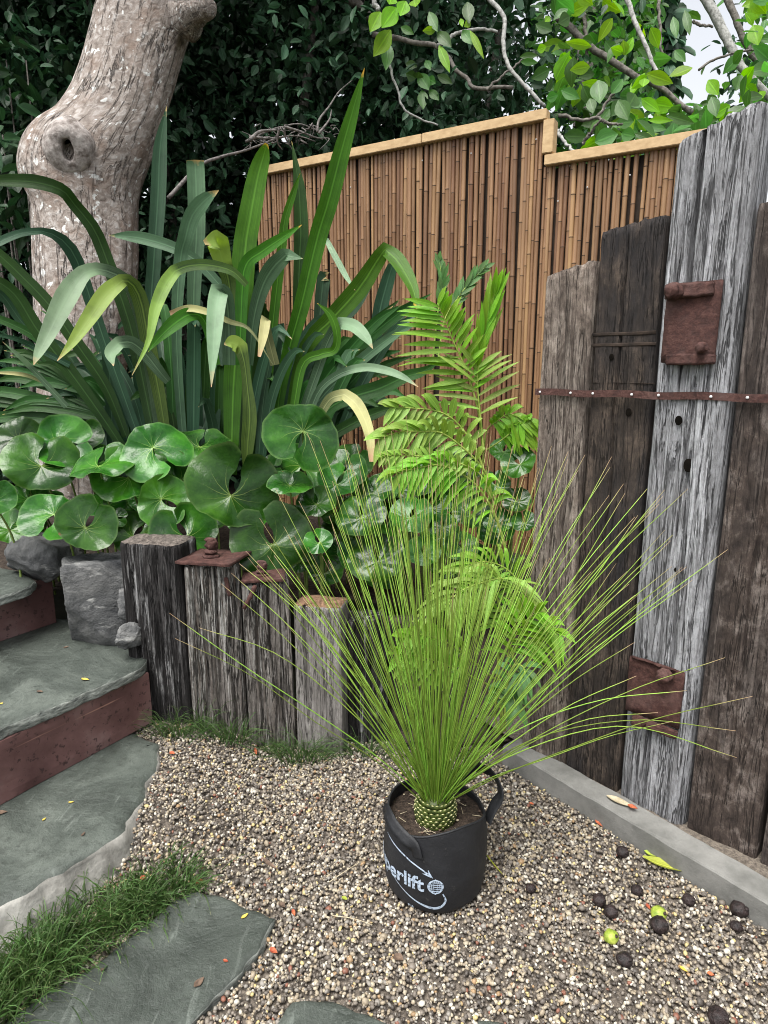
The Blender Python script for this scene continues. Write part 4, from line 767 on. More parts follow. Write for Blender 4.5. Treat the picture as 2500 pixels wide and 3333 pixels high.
FL = [
 ([(5, 160, 1560), (5, 200, 1100), (5, 262, 800), (5, 335, 540), (2, 430, 1430), (2, 500, 1200), (2, 572, 920), (2, 650, 640), (2, 712, 408)], [50, 72, 88, 105, 118, 122, 112, 72, 2], 3.05, 2.75, 'flax_bright', .35),
 ([(4, 1385, 1560), (4, 1400, 1000), (4, 1440, 600), (4, 1470, 200), (1, 1500, 1300), (1, 1545, 1060), (1, 1582, 930), (1, 1600, 862)], [80, 125, 150, 150, 146, 128, 92, 22], 3.05, 2.85, 'flax_bright', -.2),
 ([(4, 960, 1500), (4, 905, 700), (4, 922, 300), (4, 938, 60), (1, 950, 1150), (1, 962, 880), (1, 1000, 636)], [60, 80, 88, 92, 96, 82, 2], 3.1, 3.15, 'flax_blue', .2),
 ([(4, 1150, 1500), (4, 1160, 600), (4, 1172, 250), (1, 1180, 1400), (1, 1178, 1150), (1, 1172, 990), (1, 1170, 960)], [60, 80, 100, 106, 112, 112, 110], 3.35, 3.3, 'flax_mid', .1),
 ([(4, 1110, 1500), (4, 1065, 900), (4, 1062, 560), (4, 1085, 250), (1, 1110, 1440), (1, 1150, 1300), (1, 1225, 1205), (1, 1312, 1142)], [50, 60, 70, 85, 95, 100, 92, 6], 3.05, 2.85, 'flax_mid', .1),
 ([(5, 300, 1500), (5, 310, 700), (5, 325, 250), (2, 332, 1400), (2, 322, 1150), (2, 302, 1000), (2, 275, 845)], [50, 70, 90, 98, 85, 45, 2], 3.3, 3.25, 'flax', .4),
 ([(5, 110, 1400), (5, 150, 800), (5, 185, 450), (5, 215, 200), (2, 235, 1320), (2, 285, 1160), (2, 326, 1040)], [40, 60, 66, 62, 50, 40, 2], 3.1, 3.0, 'flax_bright', .3),
 ([(4, 1440, 900), (4, 1450, 500), (5, 0, 300), (5, 100, 215), (5, 220, 135), (5, 337, 58)], [60, 80, 84, 82, 60, 2], 2.95, 2.85, 'flax_bright', 0.),
 ([(4, 930, 1350), (4, 790, 700), (4, 640, 270), (4, 560, 80), (1, 445, 1225), (1, 370, 1140), (1, 200, 1090), (1, 0, 1085), (1, -160, 1095)], [70, 82, 86, 84, 78, 82, 90, 70, 50], 2.95, 2.55, 'flax', -.2),
 ([(4, 820, 1300), (4, 640, 800), (4, 540, 500), (4, 480, 320), (4, 420, 200), (4, 340, 125), (4, 250, 95), (4, 130, 108), (4, 10, 155), (4, -110, 230)], [60, 75, 78, 82, 86, 66, 44, 50, 56, 40], 3.0, 2.6, 'flax_blue', -.3),
 ([(4, 760, 1330), (4, 640, 1040), (4, 480, 800), (4, 300, 545), (4, 130, 365), (4, -20, 225), (4, -140, 140)], [50, 72, 86, 88, 84, 70, 50], 2.95, 2.7, 'flax', .2),
 ([(4, 740, 1400), (4, 600, 1190), (4, 420, 940), (4, 225, 690), (4, 100, 490), (4, -10, 400), (4, -150, 330)], [50, 74, 88, 92, 88, 72, 50], 2.9, 2.6, 'flax', .1),
 ([(4, 960, 1300), (4, 900, 900), (4, 845, 600), (4, 785, 430), (4, 690, 352), (4, 585, 322), (4, 500, 350), (4, 405, 480), (4, 300, 690), (4, 232, 830), (4, 203, 898)], [60, 78, 86, 88, 84, 80, 100, 138, 104, 58, 4], 2.95, 2.5, 'flax_pale_lit', -.1),
 ([(4, 1000, 1350), (4, 950, 1050), (4, 890, 760), (4, 845, 520), (4, 790, 410), (4, 735, 392), (4, 640, 470), (4, 530, 625), (4, 430, 770), (4, 343, 876)], [60, 80, 92, 98, 92, 84, 112, 96, 56, 3], 2.95, 2.55, 'flax_lime_lit', -.1),
 ([(4, 1480, 420), (4, 1390, 335), (4, 1250, 300), (4, 1130, 305), (4, 1050, 335), (4, 990, 420), (4, 930, 570), (4, 890, 760), (4, 792, 962)], [40, 58, 72, 72, 78, 86, 70, 34, 3], 2.85, 2.6, 'flax_lime_lit', 0.),
 ([(4, 1375, 900), (4, 1370, 620), (4, 1352, 490), (4, 1315, 452), (4, 1297, 560), (4, 1282, 760), (4, 1268, 1032)], [80, 90, 100, 118, 114, 86, 4], 2.85, 2.6, 'flax_pale_lit', 0.),
 ([(4, 1390, 700), (4, 1375, 420), (4, 1340, 290), (4, 1310, 180), (4, 1300, 150), (4, 1225, 165)], [70, 86, 112, 140, 120, 30], 2.95, 2.75, 'flax_lime_lit', .1),
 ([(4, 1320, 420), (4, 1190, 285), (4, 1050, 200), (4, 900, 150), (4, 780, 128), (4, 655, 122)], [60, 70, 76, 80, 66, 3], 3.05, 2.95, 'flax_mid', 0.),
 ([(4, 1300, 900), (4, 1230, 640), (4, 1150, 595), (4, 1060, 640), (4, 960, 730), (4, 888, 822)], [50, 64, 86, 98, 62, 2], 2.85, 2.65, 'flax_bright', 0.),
 ([(4, 1010, 1000), (4, 950, 930), (4, 870, 830), (4, 790, 765), (4, 715, 765), (4, 665, 830), (4, 682, 906)], [50, 70, 84, 84, 80, 78, 4], 2.8, 2.6, 'flax_pale_lit', 0.),
 ([(7, 1478, 230), (4, 1485, 1380), (4, 1498, 1200), (4, 1480, 1000), (4, 1465, 880), (4, 1440, 790), (4, 1395, 765), (4, 1345, 775)], [40, 84, 92, 62, 66, 100, 96, 10], 2.75, 2.65, 'flax_lime_lit', .15),
 ([(5, 20, 900), (5, 45, 640), (5, 95, 440), (5, 160, 320), (5, 240, 240), (5, 342, 262)], [50, 76, 96, 112, 92, 3], 3.0, 2.85, 'flax_mid', .2),
 ([(5, 380, 420), (5, 430, 210), (5, 485, 150), (5, 540, 255), (5, 600, 365), (5, 656, 452)], [30, 34, 34, 40, 34, 2], 3.15, 2.95, 'flax_pale_lit', 0.),
 ([(5, 250, 1300), (5, 350, 820), (5, 520, 620), (5, 680, 440), (5, 790, 270), (5, 835, 205), (5, 900, 260), (5, 965, 360), (5, 1010, 460), (5, 1025, 560)], [60, 90, 118, 126, 100, 90, 108, 98, 66, 30], 3.05, 2.75, 'flax_bright', .2),
 ([(5, 300, 1300), (5, 420, 960), (5, 500, 740), (5, 570, 648), (5, 650, 668), (5, 720, 735), (5, 762, 802)], [50, 60, 64, 82, 88, 66, 2], 2.9, 2.65, 'flax_pale_lit', .1),
 ([(5, 330, 1400), (5, 420, 1090), (5, 540, 965), (5, 700, 915), (5, 830, 930), (5, 940, 970), (5, 1037, 1032)], [40, 50, 52, 54, 54, 42, 2], 2.8, 2.6, 'flax_pale_lit', .1),
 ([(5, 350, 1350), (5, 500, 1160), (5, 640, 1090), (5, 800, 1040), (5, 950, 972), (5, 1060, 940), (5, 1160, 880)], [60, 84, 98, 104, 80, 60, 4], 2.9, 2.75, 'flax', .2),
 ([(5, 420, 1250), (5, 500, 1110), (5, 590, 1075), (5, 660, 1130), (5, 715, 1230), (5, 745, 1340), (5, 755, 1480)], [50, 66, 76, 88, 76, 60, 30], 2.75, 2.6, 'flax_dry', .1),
 ([(5, 330, 1200), (5, 440, 960), (5, 560, 850), (5, 700, 725), (5, 800, 620), (5, 930, 500)], [50, 60, 64, 66, 58, 2], 3.1, 3.05, 'flax', .2),
 ([(5, 280, 1200), (5, 340, 900), (5, 450, 835), (5, 530, 810), (5, 548, 720), (5, 510, 600), (5, 430, 530)], [50, 60, 62, 52, 50, 50, 3], 2.85, 2.75, 'flax_bright', .1),
 ([(5, 210, 1300), (5, 330, 950), (5, 480, 700), (5, 640, 560), (5, 760, 420)], [60, 90, 92, 80, 3], 3.2, 3.2, 'flax_blue', .1),
 ([(5, 420, 1100), (5, 440, 700), (5, 455, 480), (5, 470, 375), (5, 478, 370)], [60, 76, 84, 86, 80], 3.25, 3.25, 'flax_blue', .1),
 ([(5, 760, 900), (5, 800, 600), (5, 850, 400), (5, 885, 290)], [60, 90, 86, 60], 3.2, 3.1, 'flax_blue', .1),
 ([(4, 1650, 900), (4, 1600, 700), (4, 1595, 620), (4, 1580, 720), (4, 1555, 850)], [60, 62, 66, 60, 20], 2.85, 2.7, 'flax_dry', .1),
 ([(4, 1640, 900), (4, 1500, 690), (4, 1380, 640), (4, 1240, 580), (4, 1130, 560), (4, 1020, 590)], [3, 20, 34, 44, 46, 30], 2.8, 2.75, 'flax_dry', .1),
 ([(4, 400, 1150), (4, 200, 930), (4, 120, 850), (4, 15, 760)], [40, 34, 30, 2], 2.75, 2.6, 'flax_pale_lit', 0.),
 ([(4, 420, 900), (4, 210, 795), (4, 100, 745), (4, -30, 715)], [40, 38, 32, 20], 2.8, 2.6, 'flax_blue', 0.),
 ([(4, 520, 1050), (4, 300, 820), (4, 130, 640), (4, 30, 500), (4, -60, 420)], [50, 64, 60, 56, 40], 3.1, 2.9, 'flax_blue', 0.),
 ([(4, 620, 1150), (4, 480, 1000), (4, 250, 760), (4, 60, 650), (4, -120, 590)], [50, 60, 60, 56, 40], 3.0, 2.8, 'flax', 0.),
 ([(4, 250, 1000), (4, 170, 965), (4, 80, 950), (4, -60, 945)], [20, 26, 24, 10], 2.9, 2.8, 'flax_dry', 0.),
]
KINK = {8: 4, 9: 6, 12: 5, 13: 5, 14: 4, 15: 3, 19: 4, 20: 5, 21: 4, 22: 2, 23: 5, 24: 3, 27: 2, 33: 2}
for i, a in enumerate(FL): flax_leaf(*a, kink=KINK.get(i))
for k in range(118):                                                       # the inner leaves of the clump
    bx, by = random.uniform(640, 1900), random.uniform(1330, 1480); sp = (bx-1250)/650; h_ = random.uniform(300, 900)*(1-.25*abs(sp)); lx = sp*random.uniform(120, 420)+random.gauss(0, 60)
    d0 = random.uniform(3.05, 3.4); w = random.uniform(52, 92); br_ = random.uniform(0, .5)
    pts = [(4, bx, by+120), (4, bx+lx*.25, by-h_*.4), (4, bx+lx*.6, by-h_*.78), (4, bx+lx, by-h_), (4, bx+lx*(1.2+br_), by-h_*(1.05-br_*.5))]
    flax_leaf(pts, [w*.7, w, w, w*.8, 2], d0, d0+random.uniform(-.25, .3), random.choice(['flax', 'flax_blue', 'flax_blue', 'flax']), random.uniform(-.6, .6), .13, 14)
for k in range(16):                                                       # leaves fanning out behind towards the left edge
    a = random.uniform(150, 215); L = random.uniform(500, 950); bx, by = random.uniform(500, 800), random.uniform(1150, 1350); a = math.radians(a-25)
    ex, ey = bx+L*math.cos(a), by-L*math.sin(a)*.9; w = random.uniform(40, 75)
    flax_leaf([(4, bx, by), (4, bx*.6+ex*.4, by*.6+ey*.4-30), (4, bx*.25+ex*.75, by*.25+ey*.75-20), (4, ex, ey+60)], [w*.7, w, w, 2], 3.15, 3.1, 'flax', random.uniform(-.4, .4), .13, 12)
for k in range(22):                                                       # leaves fanning out to the right in front of the bamboo
    bx, by = random.uniform(180, 520), random.uniform(1250, 1480); ex, ey = random.uniform(520, 1120), random.uniform(420, 1150); w = random.uniform(46, 84); d0 = random.uniform(2.95, 3.15)
    flax_leaf([(5, bx, by), (5, bx*.65+ex*.35, by*.6+ey*.4-40), (5, bx*.25+ex*.75, by*.22+ey*.78-40), (5, ex, ey+random.uniform(0, 110))], [w*.7, w, w*.9, 2], d0, d0-.05, random.choice(['flax', 'flax_blue', 'flax', 'flax_mid']), random.uniform(-.3, .5), .13, 14)
# ================================================================== ROUND GLOSSY LEAVED PLANTS
lgroot = {}
def round_leaf(px, R, notch, tilt, d, plant, yaw=0., cup=.10, bright=None, curl=0.):
    c = D(px, d); r0 = R*KZ*d/F; n = nz(nz(CAM-c)*(1-tilt)+UZ*tilt+rt*yaw); e1 = nz(rt-n*np.dot(rt, n)); e2 = np.cross(n, e1); e2 = e2 if np.dot(e2, upv) > 0 else -e2
    na, nr = 64, 10; na0 = math.radians(notch); V = []; U = []; p1, p2, p3 = (random.uniform(0, 6) for _ in range(3)); ws = random.uniform(.06, .14); gap1 = math.radians(random.uniform(1, 5)); vex = random.uniform(-.05, .16)
    for i in range(nr):
        q = i/(nr-1); gap = gap1+.62*(1-min(1, q*1.5))**1.3
        for j in range(na):
            ph = -math.pi+gap+(2*math.pi-2*gap)*j/(na-1); ap = abs(ph)
            rr = .66+.30*sstep(.3, 1.9, ap)+.06*sstep(1.7, 2.5, ap)-.22*sstep(2.75, 3.14, ap)+.025*math.sin(3*ph+p1)+.010*math.sin(15*ph+p3)
            wob = ws*math.sin(2*ph+p1)*q*q+ws*.55*math.sin(5*ph+p2)*q**3+.006*math.cos(11*ph)*q+.03*math.sin(3*ph+p3)*math.sin(math.pi*q)
            lift = .20*sstep(2.1, 3.1, ap)*q*q+cup*q*q-vex*q**5+curl*q**3*max(0, math.cos(ph))
            a = na0+math.pi+ph; V.append(c+(e1*math.cos(a)+e2*math.sin(a))*r0*q*rr*(1-.12*lift)+n*r0*(lift+wob)); U.append((j/(na-1), q))
    V = np.array(V); th = lgroot[plant]; o = new_obj('leaf', V, grid_faces(nr, na), M['lig'], th, uv=U)
    g0 = np.array([c[0]*.9+ORG[th.name][0]*.1+random.uniform(-.02, .02), max(c[1]+.10, 2.62), .47]); P = spline([g0, g0*.5+c*.5+np.array([0, .05, .05]), c-n*.02, c-n*.003], 12)
    MB().add(tube(P, np.linspace(.0055, .0038, 12), 7)).build('stalk', M['stem_green'], o); return o
for k, (x, y, lab) in enumerate([(-1.25, 2.75, 'round leaved glossy plant above the boulders at the left edge'), (-.72, 2.75, 'round leaved glossy plant behind the blackened post, with the largest bright leaf'), (-.3, 2.72, 'round leaved glossy plant rising behind the rusted plate posts'), (.1, 2.75, 'round leaved glossy plant behind the needle leaves of the potted plant'), (.55, 2.72, 'round leaved glossy plant in the corner between palm and sleeper wall')]):
    lgroot[k] = thing('round_leaved_plant', (x, y, .5), lab, 'plant', 'round leaved plants along the bed edge')
LG = [(7, 1385, 392, 300, 80, .28, 2.60, 1), (7, 512, 585, 195, 62, .15, 2.62, 0), (7, 325, 508, 200, -100, .40, 2.68, 0), (7, 968, 415, 190, -25, .30, 2.72, 1), (7, 248, 215, 235, 95, .42, 2.75, 0),
      (4, 112, 1345, 195, -60, .35, 2.85, 0), (4, 350, 1375, 200, 10, .4, 2.85, 0), (4, 918, 1398, 225, -45, .35, 2.80, 1), (7, 770, 285, 205, 150, .35, 2.78, 1), (7, 590, 215, 210, 90, .72, 2.72, 0), (4, 1200, 1390, 190, 90, .70, 2.9, 1),
      (7, 1120, 640, 215, 130, .45, 2.66, 1), (8, 162, 690, 262, 112, .18, 2.60, 2), (5, 345, 1300, 245, -110, .18, 2.62, 2, .1), (8, 265, 330, 145, 90, .72, 2.62, 2), (8, 335, 215, 225, -80, .35, 2.85, 2), (8, 425, 445, 125, 100, .4, 2.66, 2), (8, 440, 680, 95, 120, .3, 2.6, 2),
      (8, 690, 530, 165, 90, .4, 2.7, 3), (8, 790, 790, 185, 100, .35, 2.7, 3), (8, 985, 525, 145, 60, .42, 2.75, 3), (8, 1065, 745, 115, 90, .35, 2.66, 3), (8, 1180, 585, 95, 90, .4, 2.7, 3), (8, 1295, 710, 115, 100, .35, 2.72, 3), (8, 545, 325, 135, 60, .45, 2.8, 2), (8, 1350, 510, 120, 80, .4, 2.8, 3),
      (9, 170, 205, 115, 120, .4, 2.72, 4), (9, 70, 130, 95, 60, .4, 2.8, 4), (9, 150, 430, 95, 90, .35, 2.75, 4), (7, 800, 640, 170, 60, .35, 2.76, 0), (7, 700, 525, 65, 0, .3, 2.74, 0), (7, -45, 420, 135, 90, .25, 2.62, 0), (8, 140, 225, 85, 0, .3, 2.8, 2), (7, 1225, 505, 155, 70, .4, 2.8, 1), (7, 60, 600, 130, 60, .4, 2.8, 0), (7, 900, 130, 150, 100, .45, 2.95, 1), (7, 1240, 200, 150, 60, .4, 2.95, 1), (7, 1080, 300, 140, 120, .4, 2.9, 1), (8, 60, 420, 130, 60, .4, 2.85, 2), (8, 250, 560, 120, 100, .4, 2.85, 2), (7, 1480, 560, 130, 80, .4, 2.8, 1), (7, 180, 420, 120, 100, .4, 2.85, 0), (7, 640, 460, 120, 120, .5, 2.82, 0), (7, 470, 60, 150, 80, .5, 2.95, 0),
      (8, 560, 600, 120, 80, .4, 2.85, 2), (8, 640, 760, 120, 40, .3, 2.82, 3), (8, 900, 660, 130, 120, .4, 2.85, 3), (8, 1120, 470, 120, 90, .45, 2.88, 3), (8, 320, 790, 110, 90, .3, 2.75, 2), (9, 20, 330, 100, 90, .4, 2.8, 4), (9, 40, 560, 95, 100, .35, 2.78, 4), (8, 480, 860, 120, 80, .3, 2.85, 2), (8, 760, 380, 130, 100, .45, 2.9, 3), (8, 640, 200, 130, 60, .4, 2.95, 2), (9, 200, 560, 80, 100, .35, 2.7, 4)]
for a in LG: round_leaf(t(a[0], a[1], a[2]), a[3]*1.03, a[4], a[5], a[6], a[7], a[8] if len(a) > 8 else random.uniform(-.2, .2), random.uniform(.03, .14))
for k in range(26):                                                       # the shaded leaves further in
    x = random.uniform(380, 1560); round_leaf(t(8, x, random.uniform(180, 900)), random.uniform(95, 150), random.uniform(40, 140), random.uniform(.3, .5), random.uniform(2.86, 3.0), 2 if x < 620 else 3, random.uniform(-.25, .25), random.uniform(.03, .14))
for k in range(10):
    x = random.uniform(-40, 1250); round_leaf(t(7, x, random.uniform(60, 620)), random.uniform(110, 160), random.uniform(40, 140), random.uniform(.3, .5), random.uniform(2.92, 3.02), 0 if x < 650 else 1, random.uniform(-.25, .25), random.uniform(.03, .14))
# ================================================================== PALM
pm = thing('palm', (.42, 2.62, .06), 'feathery bright green palm in the corner behind the potted plant', 'palm')
pm2 = thing('palm', (.62, 2.9, .35), 'dark palm seedling against the bamboo behind the bright palm', 'palm')
def frond(pl, d0, d1, nleaf, Lz, wz, mat, hang=.3, spread=1., face=None, root=pm, sides=(1, 1), r0=.006, ang=1.0, start=.25):
    k = len(pl); P = spline([D(t(*q), d0+(d1-d0)*i/(k-1)) for i, q in enumerate(pl)], 40); T = tangents(P)
    ro = MB().add(tube(P, np.linspace(r0, r0*.25, 40), 7)).build('frond', M['rachis'], root); sc = KZ*(d0+d1)/2/F
    fc = nz(CAM-P.mean(0)) if face is None else nz(face)
    for i in range(nleaf):
        for si, sg in enumerate((-1, 1)):
            if not sides[si]: continue
            u = start+(1-start)*((i+.5*(si)+.2)/nleaf); u = min(u, .995); q = u*39; j = int(q); p = P[j]*(1-(q-j))+P[min(39, j+1)]*(q-j); tg = T[j]
            w = nz(np.cross(tg, fc))*sg; L = Lz*sc*(.55+.45*math.sin(math.pi*min(1, .15+.85*(u-start)/(1-start)*1.02)))*random.uniform(.88, 1.1)*sides[si]
            a0 = ang*(1.05-.45*(u-start)/(1-start))+random.gauss(0, .07); d_ = nz(w*math.sin(a0)*spread+tg*math.cos(a0)+fc*random.uniform(-.12, .22)); Q = []; n = 7; hg_ = hang*random.uniform(.75, 1.3)+random.uniform(0, .06)
            for m_ in range(n): s_ = m_/(n-1); Q.append(p+d_*L*s_-UZ*hg_*L*s_*s_+fc*.03*L*math.sin(3*s_))
            wd = [wz*sc*x*random.uniform(.9, 1.1) for x in (.30, .72, .96, 1., .82, .48, .03)]
            V, fs, U = ribbon(Q, wd, fc*.8+UZ*.5+rng.normal(size=3)*.2, .12, (-1, 0, 1)); new_obj('leaflet', V, fs, M[mat], ro, uv=U)
frond([(5, 1425, 1420), (5, 1400, 1200), (5, 1365, 1060), (5, 1310, 900), (5, 1240, 745), (5, 1190, 620), (5, 1150, 530)], 2.72, 2.55, 17, 350, 36, 'palm', .10, 1., None, pm, (1, .62), .006, 1.2, .36)
frond([(5, 1425, 1420), (5, 1405, 1180), (5, 1385, 960), (5, 1420, 760), (5, 1470, 560), (5, 1490, 470)], 2.72, 2.60, 12, 280, 34, 'palm', .0, .45, None, pm, (1, 1), .006, .45, .45)
frond([(5, 1428, 1420), (5, 1410, 1230), (5, 1395, 1080), (5, 1390, 980), (5, 1400, 900)], 2.70, 2.62, 7, 330, 32, 'palm_pale', .12, 1., None, pm, (1, 1), .005, 1.15, .3)
frond([(8, 1480, 420), (8, 1440, 260), (8, 1330, 130), (5, 1180, 1310), (5, 1060, 1300), (5, 930, 1300), (5, 800, 1340)], 2.66, 2.42, 16, 230, 48, 'palm_pale', .5, .9, None, pm, (.9, 1), .006, 1.1, .25)
frond([(8, 1470, 430), (8, 1400, 160), (5, 1280, 1260), (5, 1160, 1180), (5, 1020, 1160), (5, 860, 1150)], 2.75, 2.6, 14, 220, 46, 'palm_pale', .4, .9, None, pm, (.8, 1), .006, 1.1, .3)
frond([(8, 1560, 720), (8, 1500, 520), (8, 1400, 350), (8, 1290, 260), (8, 1160, 210), (8, 1020, 230), (8, 900, 260)], 2.62, 2.40, 18, 300, 36, 'palm', .7, .8, None, pm, (.55, 1), .006, 1.15, .22)
frond([(8, 1480, 420), (8, 1400, 260), (8, 1250, 190), (8, 1080, 160), (8, 900, 150), (8, 820, 160)], 2.55, 2.40, 15, 110, 26, 'palm_pale', .25, .9, None, pm, (1, 1), .004, 1.0, .3)
frond([(16, 70, 330), (9, 40, 1380), (9, 60, 1120), (9, 20, 960), (8, 1540, 890), (8, 1400, 920), (8, 1270, 980), (8, 1200, 1080)], 2.44, 2.24, 22, 350, 30, 'palm_pale', .55, .95, None, pm, (.7, 1), .007, 1.15, .35)
frond([(16, 40, 330), (8, 1640, 1450), (9, 10, 1150), (8, 1640, 960), (8, 1560, 830), (8, 1420, 790), (8, 1300, 830)], 2.50, 2.38, 18, 300, 28, 'palm', .5, .85, None, pm, (.7, 1), .006, 1.15, .4)
frond([(16, 80, 330), (9, 90, 1400), (9, 150, 1220), (9, 230, 1120), (9, 300, 1090)], 2.45, 2.22, 11, 260, 30, 'palm', .35, 1., None, pm, (1, 1), .005, 1.0, .4)
frond([(16, 70, 330), (9, 120, 1380), (9, 220, 1240), (9, 330, 1190), (9, 420, 1230)], 2.45, 2.18, 10, 230, 32, 'palm', .5, 1., None, pm, (1, 1), .005, 1.0, .4)
frond([(8, 1500, 1500), (8, 1250, 1300), (8, 1080, 1230), (8, 940, 1240)], 2.55, 2.30, 11, 180, 46, 'palm', .35, 1., None, pm, (1, 1), .005, 1.0, .25)
frond([(8, 1520, 1560), (8, 1250, 1430), (8, 1050, 1360), (8, 900, 1350)], 2.50, 2.28, 11, 180, 46, 'palm', .35, 1., None, pm, (1, 1), .005, 1.0, .25)
frond([(16, 60, 340), (16, 60, 200), (9, 130, 1420), (9, 200, 1440), (16, 150, 60)], 2.40, 2.2, 11, 150, 36, 'palm_dark', .6, 1., None, pm, (1, 1), .005, 1.0, .35)
frond([(16, 40, 340), (16, 20, 200), (16, 60, 80), (16, 120, 100), (16, 150, 200)], 2.38, 2.2, 10, 150, 36, 'palm_dark', .7, 1., None, pm, (1, 1), .005, 1.0, .35)
frond([(5, 1420, 1500), (6, -30, 1300), (6, 30, 1240), (6, 110, 1190), (6, 180, 1250)], 2.80, 2.7, 9, 160, 40, 'palm', .7, 1., None, pm, (1, 1), .004, 1.0, .45)
frond([(9, -30, 120), (9, 60, 60), (6, 150, 1280), (6, 240, 1220)], 2.78, 2.68, 8, 150, 44, 'palm', .8, 1., None, pm, (1, 1), .004, 1.0, .4)
frond([(5, 1150, 900), (5, 1190, 640), (5, 1270, 500), (5, 1350, 400), (5, 1440, 310)], 2.95, 2.95, 10, 120, 26, 'palm_dark', .0, .7, None, pm2, (1, 1), .004, .6, .45)
frond([(5, 1120, 900), (5, 1150, 600), (5, 1180, 430), (5, 1170, 330), (5, 1160, 270)], 2.95, 2.95, 9, 110, 26, 'palm_dark', .0, .7, None, pm2, (1, 1), .004, .5, .45)
# ================================================================== BAG AND GRASS TREE
BC = np.array([.152, 1.682, 0]); BH = .252; BR = .150
fr = nz([-BC[0], -BC[1], 0]); rg = np.array([-fr[1], fr[0], 0]); rg = rg if rg[0] > 0 else -rg
def bag_r(th, z):
    w = z/BH; r = BR*(.935+.10*math.sin(math.pi*min(1, w*.8+.12))-.02*w)
    r *= 1+.010*math.sin(3*th+1+w*2)+.006*math.sin(7*th+w*5)+.012*fbm((math.cos(th)*2, math.sin(th)*2, w*2.5), 3)
    if w < .1: r *= 1-.10*(1-w/.1)**2
    return r
def bag_rim(th): return BH*(1+.035*math.sin(2*th+.6)+.03*math.sin(3*th)-.05*max(0, math.cos(th-2.9)))-.018*math.exp(-((th+.25)/.35)**2)*0
def bag_p(th, z, o=0.): r = bag_r(th, z)+o; return BC+(fr*math.cos(th)+rg*math.sin(th))*r+UZ*z
bag = thing('grow_bag', BC, 'black woven grow bag with white print holding the spiky plant', 'grow bag')
V = []; nt_ = 96; nl_ = 40
for i in range(nl_):
    for j in range(nt_): th = 2*math.pi*j/nt_; V.append(bag_p(th, max(.0, bag_rim(th)*i/(nl_-1))))
fs = grid_faces(nl_, nt_, True); o = len(V)
for i in range(8):
    for j in range(nt_): th = 2*math.pi*j/nt_; V.append(bag_p(th, bag_rim(th)-.012*i+(.001 if i else .0015), -.004-.0005*i))
fs += grid_faces(8, nt_, True, o)+[(o-nt_+j, o-nt_+(j+1) % nt_, o+(j+1) % nt_, o+j) for j in range(nt_)]+[tuple(range(nt_))[::-1]]
new_obj('bag_wall', V, fs, M['fabric'], bag)
hem = MB(); hem.add(tube([bag_p(2*math.pi*j/90, bag_rim(2*math.pi*j/90)-.001, -.002) for j in range(91)], [.0036]*91, 6, False)); hem.build('hem', M['fabric'], bag)
# soil
V = [BC+UZ*.205]; U = []
for i in range(1, 12):
    for j in range(60):
        th = 2*math.pi*j/60; r = (bag_r(th, .2)-.004)*i/11; V.append(BC+(fr*math.cos(th)+rg*math.sin(th))*r+UZ*(.206+.012*math.sin(i*.25)+.010*fbm((math.cos(th)*r*40, math.sin(th)*r*40, 1), 4)))
fs = [(0, 1+j, 1+(j+1) % 60) for j in range(60)]+grid_faces(11, 60, True, 1)
new_obj('potting_mix', V, fs, M['potting'], bag)
for k in range(26):
    th, r = random.uniform(0, 6.28), random.uniform(.07, .13); p = BC+(fr*math.cos(th)+rg*math.sin(th))*r+UZ*.219; a = random.uniform(0, 6.28); L = random.uniform(.008, .03)
    MB().add(tube(spline([p, p+np.array([math.cos(a)*L, math.sin(a)*L, .004])], 4), [.0009]*4, 5)).build('straw', M['straw'], bag)
for k in range(22):
    th, r = random.uniform(0, 6.28), random.uniform(.05, .135); p = BC+(fr*math.cos(th)+rg*math.sin(th))*r+UZ*.221; MB().add(lump(p, random.uniform(.002, .005), k, (1, .8, .6), .2)).build('bark_chip', M['straw' if k % 2 else 'dleaf'], bag)
# handles
def strap(P, face, w=.036, name='handle'):
    P = spline(P, 24); V, fs, U = ribbon(P, [w]*24, face, 0., (-1, -.4, .4, 1)); n_ = len(V); V2, f2, _ = ribbon(P-np.asarray(nz(face))*.003, [w]*24, face, 0., (-1, -.4, .4, 1))
    fs = fs+[tuple(n_+i for i in q[::-1]) for q in f2]
    for i in range(23): fs += [(4*i, 4*i+4, n_+4*i+4, n_+4*i), (4*i+3, n_+4*i+3, n_+4*i+7, 4*i+7)]
    return new_obj(name, list(V)+list(V2), fs, M['fabric'], bag)
th1, th2 = 2.6, 1.62; a, b = bag_p(th1, .20, .004), bag_p(th2, .20, .004); m_ = (a+b)/2; m_[2] = 0; out = nz(m_-BC)
strap([a, a+UZ*.055+out*.004, a*.8+b*.2+UZ*.105+out*.02, a*.35+b*.65+UZ*.118+out*.045, b+UZ*.085+out*.045, b+UZ*.04+out*.02, b], out+UZ*.3)
strap([bag_p(-1.45, .215, .004), bag_p(-1.35, .248, .006), bag_p(-1.12, .256, .010), bag_p(-.85, .248, .012), bag_p(-.58, .238, .011), bag_p(-.38, .222, .008), bag_p(-.30, .19, .005)], nz(fr*.6-rg*.6+UZ*.55), .034)
